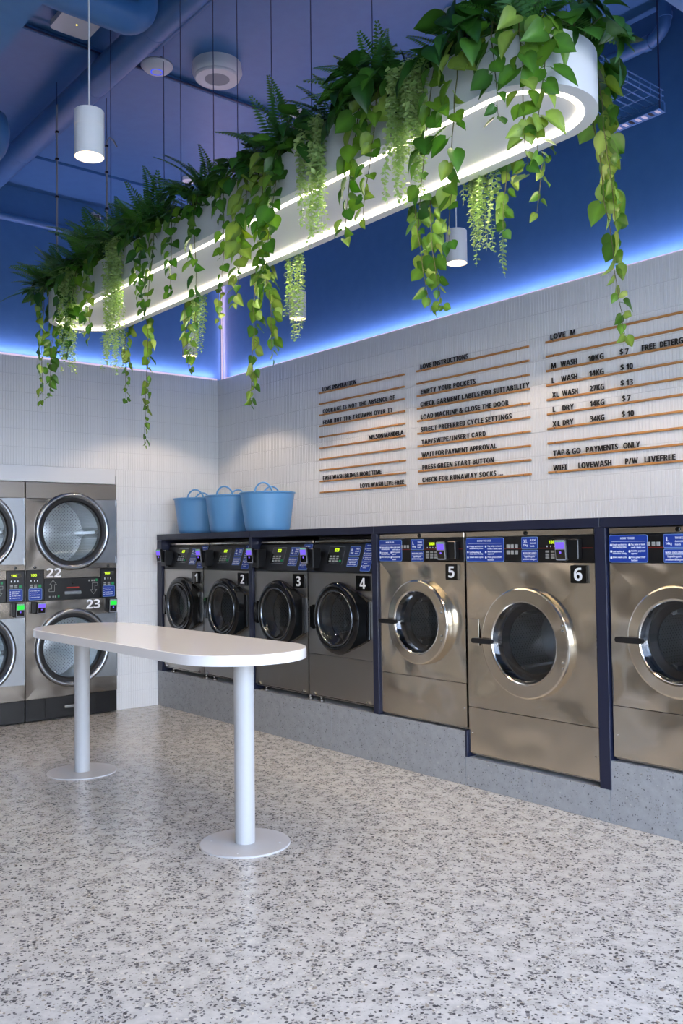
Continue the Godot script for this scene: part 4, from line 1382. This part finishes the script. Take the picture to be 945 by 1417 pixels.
func stadium_cap(r: float, y: float, up: bool) -> MB:
	var b := MB.new()
	var poly := stadium(r, (PZ1 - PZ0) / 2, 24)
	var tris := Geometry2D.triangulate_polygon(poly)
	for i in range(0, tris.size(), 3):
		var a := Vector3(poly[tris[i]].x, y, -poly[tris[i]].y)
		var c := Vector3(poly[tris[i + 1]].x, y, -poly[tris[i + 1]].y)
		var e := Vector3(poly[tris[i + 2]].x, y, -poly[tris[i + 2]].y)
		if ((c - a).cross(e - a).y > 0) != up:
			var s := c; c = e; e = s
		b.tri(a, c, e)
	return b

func build_planter() -> void:
	var cz := (PZ0 + PZ1) / 2
	var t := thing("hanging_planter", "long white hanging planter with rounded ends and a glowing loop underneath", "planter", Vector3(PX, 0, cz))
	var b := ring_mesh(PR, PY, PR, PT)
	var k := ring_mesh(PR, PT, PR - 0.012, PT)
	b.mesh_in(k.done(), Transform3D.IDENTITY)
	k = ring_mesh(PR - 0.012, PT, PR - 0.012, PT - 0.05)
	b.mesh_in(k.done(), Transform3D.IDENTITY)
	obj("wall", b, M.white, t)
	b = MB.new()
	for m in [stadium_cap(PR - 0.045, PY + 0.012, false), ring_mesh(PR - 0.045, PY + 0.012, PR - 0.045, PY), ring_mesh(PR - 0.045, PY, PR, PY)]:
		b.mesh_in(m.done(), Transform3D.IDENTITY)
	obj("underside", b, M.white, t)
	obj("soil", stadium_cap(PR - 0.012, PT - 0.04, true), M.soil, t)
	# glowing loop
	b = MB.new()
	var path := []
	for p in stadium(0.19, (PZ1 - PZ0) / 2, 24):
		path.append(Vector3(p.x, PY + 0.006, -p.y))
	path.append(path[0])
	b.tube(path, 0.011, 8)
	obj("led_loop", b, M.led, t)
	for sx in [-0.19, 0.19]:
		var l := AreaLight3D.new()
		l.area_size = Vector2(0.024, PZ1 - PZ0)
		l.light_color = Color(1.0, 0.93, 0.82)
		l.light_energy = 0.95
		l.area_range = 12.0
		l.shadow_enabled = true
		t.add_child(l)
		l.position = Vector3(sx, PY - 0.007, 0)
		l.rotation = Vector3(-PI / 2, 0, 0)
	for sz in [-1.0, 1.0]:
		var l := AreaLight3D.new()
		l.area_size = Vector2(0.28, 0.024)
		l.light_color = Color(1.0, 0.93, 0.82)
		l.light_energy = 0.05
		l.area_range = 12.0
		l.shadow_enabled = true
		t.add_child(l)
		l.position = Vector3(0, PY - 0.007, sz * ((PZ1 - PZ0) / 2 + 0.15))
		l.rotation = Vector3(-PI / 2, 0, 0)
	# suspension cables
	for z in [-4.9, -4.08, -3.76, -2.98, -2.1]:
		for sx in [-0.174, 0.174]:
			b = MB.new()
			b.tube([Vector3(sx, PT - 0.045, z - cz), Vector3(sx, CEIL + 0.015, z - cz)], 0.0022, 5)
			obj("suspension_wire", b, M.wire, t)
	for sx in [-0.174, 0.174]:
		b = MB.new()
		var tp := 4.31 if sx < 0 else 4.17
		b.tube([Vector3(sx, PT - 0.045, -5.7 - cz), Vector3(sx, tp, -5.7 - cz), Vector3(sx + 0.02, tp + 0.03, -5.7 - cz), Vector3(sx + 0.05, tp + 0.02, -5.7 - cz), Vector3(sx + 0.075, tp - 0.02, -5.7 - cz)], 0.0065, 6)
		var c := obj("power_cable", b, M.cable, t)
		b = MB.new()
		for y in [3.2, 3.45, 3.7, 3.95, 4.13]:
			b.box(Vector3(sx - 0.01, y, -5.71 - cz), Vector3(sx + 0.01, y + 0.014, -5.69 - cz), 0.002)
		obj("cable_tie", b, M.black, c)
		b = MB.new()
		b.tube([Vector3(sx, tp, -5.7 - cz), Vector3(sx, CEIL - 0.001, -5.7 - cz)], 0.0022, 5)
		obj("suspension_wire", b, M.wire, c)

# ---------------------------------------------------------------- plants
var heart := []
func heart_mesh(fold: float, curl: float, fat: float) -> ArrayMesh:   # unit leaf: base at origin, tip at y = -1, face +z, stalk up to +0.3
	var ts := [0.0, 0.1, 0.25, 0.42, 0.6, 0.78, 0.9, 1.0]
	var ws := [0.16, 0.36, 0.455, 0.44, 0.345, 0.20, 0.09, 0.004]
	var lift := [0.13, 0.07, 0.01, 0.0, 0.0, 0.0, 0.0, 0.0]
	var rows := []
	for i in ts.size():
		var t: float = ts[i]
		var w: float = ws[i] * fat
		var z := -curl * t * t
		rows.append(PackedVector3Array([Vector3(-w, -t + lift[i], z + fold * w), Vector3(-w * 0.5, -t + lift[i] * 0.6, z + fold * w * 0.62), Vector3(0, -t, z), Vector3(w * 0.5, -t + lift[i] * 0.6, z + fold * w * 0.62), Vector3(w, -t + lift[i], z + fold * w)]))
	var b := MB.new()
	b.surf(rows, false, true)
	b.surf([PackedVector3Array([Vector3(-0.018, 0.32, -0.10), Vector3(0.018, 0.32, -0.10)]), PackedVector3Array([Vector3(-0.018, 0.0, 0.0), Vector3(0.018, 0.0, 0.0)])], false, true)
	# the pale marbling of the leaf: streaks that run out from the midrib
	var r := RandomNumberGenerator.new()
	r.seed = int(fold * 1000.0)
	for i in ts.size():
		for k in 5:
			var m: float = [0.62, 0.78, 1.0, 0.78, 0.62][k] * r.randf_range(0.82, 1.0)
			b.col.append(Color(m, minf(1.0, m * 1.08), m * 0.9))
	for i in 4:
		b.col.append(Color(0.8, 0.75, 0.5))
	return b.done()

func leaf_at(parent: Node, p: Vector3, tip: Vector3, face: Vector3, size: float, material: Material) -> void:
	var y := -tip.normalized()
	var z := face - y * face.dot(y)
	if z.length() < 0.05:
		z = Vector3(0.3, 0.2, 0.9) - y * Vector3(0.3, 0.2, 0.9).dot(y)
	z = z.normalized()
	var x := y.cross(z)
	var m: Mesh = heart[rng.randi() % heart.size()]
	# the stalk's upper end sits on the vine
	var base := Basis(x, y, z).scaled_local(Vector3.ONE * size)
	inst("leaf", m, material, parent, Transform3D(base, p - base * Vector3(0, 0.32, -0.10)))

func rim(side: String, z: float) -> Array:   # [point on the rim, outward direction]
	if side == "n" or side == "f":
		var s := -1.0 if side == "n" else 1.0
		if z > PZ1 or z < PZ0:
			var c := PZ1 if z > PZ1 else PZ0
			var dz := clampf((z - c) / PR, -0.97, 0.97)
			var o := Vector3(s * sqrt(1.0 - dz * dz), 0, dz)
			return [Vector3(PX, PT, c) + o * PR, o]
		return [Vector3(PX + s * PR, PT, z), Vector3(s, 0, 0)]
	return []

func vine(label: String, side: String, z: float, ybot: float, size: float, step: float, drift: float, pale: int) -> void:
	var ro := rim(side, z)
	var p0: Vector3 = ro[0]
	var o: Vector3 = ro[1]
	var t := thing("trailing_vine", label, "vine", p0, 0.0, "heart-leaf vines of the planter")
	var along := o.cross(Vector3.UP)
	var path := [-o * 0.09 + Vector3(0, -0.03, 0), -o * 0.03 + Vector3(0, 0.035, 0), o * 0.02 + Vector3(0, 0.03, 0), o * 0.035 + Vector3(0, -0.03, 0)]
	var ln := PT - ybot
	var cnt := int(ln / 0.04)
	var q: Vector3 = path[3]
	var sway := rng.randf_range(-1, 1)
	for i in cnt:
		sway = clampf(sway + rng.randf_range(-0.6, 0.6), -1, 1)
		q = Vector3(q.x, q.y - ln / cnt * 0.94, q.z) + along * (sway * 0.007 + drift * 0.04) + o * rng.randf_range(-0.002, 0.005)
		path.append(q)
	var b := MB.new()
	b.tube(path, 0.0026, 5, 0.0012)
	obj("stem", b, M.stem, t)
	var run := 0.0
	var flip := 1.0
	for i in range(1, path.size()):
		run += (path[i] as Vector3).distance_to(path[i - 1])
		while run > step * 0.72:
			run -= step * 0.72
			flip = -flip
			var f := float(i) / path.size()
			var s := size * rng.randf_range(0.6, 1.2) * lerpf(1.08, 0.5, f * f)
			var tip := Vector3(0, -1, 0) * rng.randf_range(0.6, 1.1) + along * flip * rng.randf_range(0.15, 1.5) + o * rng.randf_range(-0.1, 0.7)
			var face := o * rng.randf_range(0.4, 1.0) + along * flip * rng.randf_range(-0.9, 0.9) + Vector3(0, rng.randf_range(-0.2, 1.2), 0)
			var kk := clampi(pale + rng.randi_range(-1, 1), 0, 3)
			leaf_at(t, path[i], tip, face, s, M.vine[kk])

var fronds := []
func frond_mesh(len_: float, rise: float, droop: float, pairs: int) -> ArrayMesh:   # grows along +x
	var b := MB.new()
	var path := []
	var at := func(u: float) -> Vector3: return Vector3(len_ * (u - 0.12 * u * u * droop), rise * u - droop * u * u * 0.5 * len_ * 1.2, 0)
	for i in 11:
		path.append(at.call(i / 10.0))
	b.tube(path, 0.0022, 4, 0.0006)
	for i in pairs:
		var u := 0.08 + 0.92 * (i + 0.5) / pairs
		var p: Vector3 = at.call(u)
		var d: Vector3 = (at.call(minf(u + 0.02, 1.0)) - at.call(u - 0.02)).normalized()
		var l := 0.052 * sin(PI * pow(clampf(0.12 + 0.86 * u, 0, 1), 0.75)) + 0.006
		var w := len_ / pairs * 0.42
		for s in [-1.0, 1.0]:
			var sd := Vector3(0, -0.18, s).normalized()
			var e := p + sd * l + d * l * 0.28
			var m := p + sd * l * 0.45 + d * l * 0.1
			if s > 0:
				b.quad(p - d * w * 0.6, m - d * w, e, m + d * w)
			else:
				b.quad(p - d * w * 0.6, m + d * w, e, m - d * w)
	return b.done()

func fern(label: String, p: Vector3, cnt: int, size: float, lean: float) -> void:
	var t := thing("fern", label, "fern", p, 0.0, "ferns of the planter")
	var a0 := rng.randf() * TAU
	for i in cnt:
		var a := a0 + TAU * i / cnt + rng.randf_range(-0.25, 0.25)
		var d := Vector3(cos(a) + lean, 0, -sin(a))
		a = atan2(-d.z, d.x)
		var s := size * rng.randf_range(0.7, 1.15)
		var bs := Basis(Vector3.UP, a) * Basis(Vector3(0, 0, 1), rng.randf_range(-0.1, 0.95)) * Basis(Vector3.RIGHT, rng.randf_range(-0.4, 0.4))
		inst("frond", fronds[rng.randi() % fronds.size()], M.fern[rng.randi() % 3], t, Transform3D(bs.scaled_local(Vector3.ONE * s), Vector3(rng.randf_range(-0.02, 0.02), 0, rng.randf_range(-0.02, 0.02))))

func clump(label: String, p: Vector3, cnt: int, size: float, spread: Vector3) -> void:
	var t := thing("leafy_clump", label, "plant", p, 0.0, "leafy clumps of the planter")
	var b := MB.new()
	for k in 6:
		var a := TAU * k / 6.0
		var e := Vector3(cos(a) * spread.x * 0.8, spread.y * 0.7, sin(a) * spread.z * 0.8)
		b.tube([Vector3(0, -0.03, 0), e * 0.5 + Vector3(0, 0.03, 0), e], 0.003, 5, 0.0015)
	obj("stem", b, M.stem, t)
	for i in cnt:
		var a := rng.randf() * TAU
		var h := rng.randf()
		var rr := sqrt(1.0 - h * h) * rng.randf_range(0.75, 1.05)
		var d := Vector3(cos(a) * rr * spread.x, h * spread.y, sin(a) * rr * spread.z)
		var o := Vector3(cos(a), 0, sin(a))
		var tip := o * rng.randf_range(0.4, 1.0) + Vector3(0, rng.randf_range(-1.2, 0.1), 0) + Vector3(rng.randf_range(-0.5, 0.5), 0, rng.randf_range(-0.5, 0.5))
		var face := o * 0.6 + Vector3(0, rng.randf_range(0.3, 1.0), 0)
		leaf_at(t, d, tip, face, size * rng.randf_range(0.7, 1.2), M.dark_leaf[rng.randi() % 3])

var strands := {}
func strand_mesh(ln: float, seed_: int) -> ArrayMesh:   # small-leaved strand, hangs along -y
	var r := RandomNumberGenerator.new()
	r.seed = seed_
	var b := MB.new()
	var path := []
	var q := Vector3.ZERO
	var n := int(ln / 0.03)
	for i in n + 1:
		path.append(q)
		q += Vector3(r.randf_range(-0.006, 0.006), -0.03, r.randf_range(-0.006, 0.006))
	b.tube(path, 0.0012, 3, 0.0006)
	var st := 0.018
	var cnt := int(ln / st)
	for i in cnt:
		var u := i * st / 0.03
		var k := mini(int(u), n - 1)
		var p: Vector3 = (path[k] as Vector3).lerp(path[k + 1], u - k)
		var a := r.randf() * TAU
		for s in [0.0, PI]:
			var o := Vector3(cos(a + s), r.randf_range(-0.9, 0.1), sin(a + s)).normalized()
			var l := r.randf_range(0.019, 0.029) * lerpf(1.1, 0.75, float(i) / cnt)
			var w := o.cross(Vector3(r.randf_range(-0.4, 0.4), 1, r.randf_range(-0.4, 0.4))).normalized() * l * 0.40
			var up := w.cross(o).normalized() * l * 0.14
			var m := p + o * l * 0.5
			b.surf([PackedVector3Array([p, p]), PackedVector3Array([m - w + up, m + w + up]), PackedVector3Array([p + o * l * 0.8 - w * 0.6 + up * 0.5, p + o * l * 0.8 + w * 0.6 + up * 0.5]), PackedVector3Array([p + o * l, p + o * l])])
	return b.done()

func bunch(label: String, side: String, z: float, ybot: float, cnt: int) -> void:
	var ro := rim(side, z)
	var p0: Vector3 = ro[0]
	var o: Vector3 = ro[1]
	var along := o.cross(Vector3.UP)
	var t := thing("small_leaf_vine", label, "vine", p0, 0.0, "small-leaved trailing vines")
	for i in cnt:
		var ln := (PT + 0.04 - ybot) * rng.randf_range(0.45, 1.0)
		if i == 0: ln = PT + 0.04 - ybot
		ln = snappedf(maxf(ln, 0.16), 0.06)
		var v := rng.randi() % 2
		var key := "%.2f_%d" % [ln, v]
		if not strands.has(key):
			strands[key] = strand_mesh(ln, int(ln * 100) * 2 + v)
		var q := o * rng.randf_range(0.012, 0.06) + along * rng.randf_range(-0.085, 0.085) + Vector3(0, rng.randf_range(0.0, 0.05), 0)
		var bs := Basis(Vector3.UP, rng.randf() * TAU)
		inst("strand", strands[key], M.silver[i % 2], t, Transform3D(Basis(along, rng.randf_range(-0.05, 0.05)) * bs, q))
	for i in 5:   # the crown that spills over the rim
		var key := "0.18_%d" % (i % 2)
		if not strands.has(key):
			strands[key] = strand_mesh(0.18, 36 + i % 2)
		var bs := Basis(o.cross(Vector3.UP).normalized(), -rng.randf_range(0.5, 1.3)) * Basis(Vector3.UP, rng.randf() * TAU)
		inst("strand", strands[key], M.silver[i % 2], t, Transform3D(bs, -o * 0.06 + along * rng.randf_range(-0.07, 0.07) + Vector3(0, 0.02, 0)))

func build_plants() -> void:
	for q in [[0.25, 0.12, 1.0], [0.4, 0.25, 0.92], [0.12, 0.05, 1.06], [0.5, 0.35, 0.88]]:
		heart.append(heart_mesh(q[0], q[1], q[2]))
	for q in [[0.34, 0.16, 0.7, 22], [0.42, 0.22, 0.85, 26], [0.30, 0.20, 0.45, 20], [0.38, 0.10, 0.75, 24]]:
		fronds.append(frond_mesh(q[0], q[1], q[2], q[3]))
	var ord := ["first", "second", "third", "fourth", "fifth", "sixth", "seventh", "eighth", "ninth", "tenth", "eleventh", "twelfth", "thirteenth", "fourteenth", "fifteenth", "sixteenth", "seventeenth", "eighteenth", "nineteenth", "twentieth", "twenty-first", "twenty-second"]
	# [z, lowest point, leaf size, leaf spacing, drift along the rim, paleness] from the far end to the near end
	var near := [
		[-5.83, 2.40, 0.075, 0.034, -0.05, 1], [-5.66, 2.30, 0.072, 0.036, 0.02, 2], [-5.36, 2.62, 0.066, 0.034, 0.0, 1], [-5.15, 2.58, 0.075, 0.03, 0.0, 1], [-4.95, 2.62, 0.075, 0.028, 0.0, 2], [-4.30, 2.66, 0.075, 0.028, 0.0, 1], [-4.16, 2.60, 0.072, 0.032, 0.0, 1], [-3.98, 2.68, 0.07, 0.034, 0.0, 1],
		[-3.75, 2.30, 0.068, 0.046, 0.0, 1], [-3.50, 2.60, 0.066, 0.044, 0.0, 1], [-3.30, 2.48, 0.086, 0.030, 0.0, 2], [-3.18, 2.52, 0.082, 0.030, 0.0, 2], [-3.07, 2.50, 0.08, 0.034, 0.0, 1],
		[-2.55, 2.56, 0.082, 0.040, 0.0, 2], [-2.45, 2.62, 0.078, 0.040, 0.0, 2], [-2.15, 2.48, 0.08, 0.044, 0.0, 1], [-2.05, 2.40, 0.078, 0.046, 0.0, 2], [-1.92, 2.78, 0.07, 0.040, 0.0, 0], [-1.85, 2.56, 0.082, 0.042, 0.0, 2], [-1.80, 2.60, 0.085, 0.036, 0.0, 2]]
	for i in near.size():
		var q: Array = near[i]
		vine("heart-leaf vine over the camera side of the planter, %s from its far end" % ord[i], "n", q[0], q[1], q[2], q[3], q[4], q[5])
	var far := [[-5.62, 2.42, 0.075, 0.04, 0.0, 2], [-5.37, 2.05, 0.072, 0.040, 0.0, 2], [-4.86, 2.50, 0.07, 0.036, 0.0, 2], [-4.48, 2.70, 0.06, 0.046, 0.0, 2], [-4.10, 2.16, 0.078, 0.036, 0.0, 2], [-3.98, 2.40, 0.078, 0.034, 0.0, 2], [-2.86, 2.40, 0.075, 0.038, 0.0, 2], [-2.74, 2.42, 0.075, 0.036, 0.0, 2], [-2.30, 2.66, 0.08, 0.050, 0.02, 2], [-2.13, 2.68, 0.065, 0.050, 0.0, 2], [-1.94, 2.10, 0.080, 0.036, 0.0, 2], [-1.88, 2.52, 0.080, 0.036, 0.0, 2]]
	for i in far.size():
		var q: Array = far[i]
		vine("heart-leaf vine over the wall side of the planter, %s from its far end" % ord[i], "f", q[0], q[1], q[2], q[3], q[4], q[5])
	bunch("small-leaved vine on the camera side of the planter near its far end", "n", -5.25, 2.44, 22)
	bunch("small-leaved vine on the camera side of the planter, second from its far end", "n", -4.62, 2.37, 26)
	bunch("small-leaved vine on the camera side near the middle of the planter", "n", -2.86, 2.62, 24)
	bunch("small-leaved vine on the camera side nearest the planter's near end", "n", -2.29, 2.60, 34)
	bunch("small-leaved vine on the wall side of the planter near its far end", "f", -5.72, 2.62, 16)
	bunch("small-leaved vine on the wall side above the lamp by the corner", "f", -4.74, 2.53, 18)
	bunch("small-leaved vine on the wall side near the middle of the planter", "f", -3.74, 2.46, 14)
	bunch("small-leaved vine on the wall side nearest the planter's near end", "f", -2.47, 2.53, 26)
	for i in 13:
		var z := lerpf(-5.65, -1.95, i / 12.0)
		fern("arching fern in the planter, %s from its far end" % ord[i], Vector3(PX + (-0.14 if i % 2 == 0 else -0.02), PT + 0.02, z + rng.randf_range(-0.06, 0.06)), 22, 1.0, -0.3 if i % 2 == 0 else 0.0)
	for i in 6:
		var z := lerpf(-5.72, -4.35, i / 5.0)
		fern("drooping fern over the camera side of the planter, %s from its far end" % ord[i], Vector3(PX - 0.20, PT + 0.01, z), 13, 0.85, -1.3)
	for i in 18:
		var z := lerpf(-5.68, -1.86, i / 17.0)
		clump("clump of dark heart leaves in the planter, %s from its far end" % ord[i], Vector3(PX + (-0.17 if i % 2 == 0 else 0.06), PT - 0.03, z), 52 if i < 14 else 64, 0.078 if i < 14 else 0.1, Vector3(0.17, 0.17 if i < 14 else 0.22, 0.17))

# ---------------------------------------------------------------- start
func _ready() -> void:
	rng.seed = 20240607
	font = SystemFont.new()
	font.font_names = PackedStringArray(["Droid Sans"])
	font.font_weight = 700
	# camera
	var cam := Camera3D.new()
	cam.name = "camera"
	cam.position = Vector3(0, 1.4, 0)
	cam.rotation_degrees = Vector3(2.186, -39.401, -0.742)
	cam.fov = 58.57
	cam.near = 0.05
	cam.far = 200.0
	add_child(cam)
	cam.current = true
	# sky and exposure
	var env := Environment.new()
	var sky := Sky.new()
	var sm := ProceduralSkyMaterial.new()
	sm.sky_top_color = Color(0.60, 0.70, 0.86)
	sm.sky_horizon_color = Color(0.85, 0.885, 0.94)
	sm.ground_horizon_color = Color(0.55, 0.55, 0.54)
	sm.ground_bottom_color = Color(0.42, 0.42, 0.41)
	sm.energy_multiplier = 16.5
	sky.sky_material = sm
	env.background_mode = Environment.BG_SKY
	env.sky = sky
	env.tonemap_mode = Environment.TONE_MAPPER_LINEAR
	env.tonemap_exposure = 1.22
	env.sdfgi_enabled = true
	env.ssao_enabled = true
	env.ssil_enabled = true
	var we := WorldEnvironment.new()
	we.environment = env
	add_child(we)
	make_materials()
	build_cove()
	build_room()
	build_joinery()
	build_machines()
	build_table()
	build_tubs()
	build_menu()
	build_ceiling_things()
	build_planter()
	build_plants()
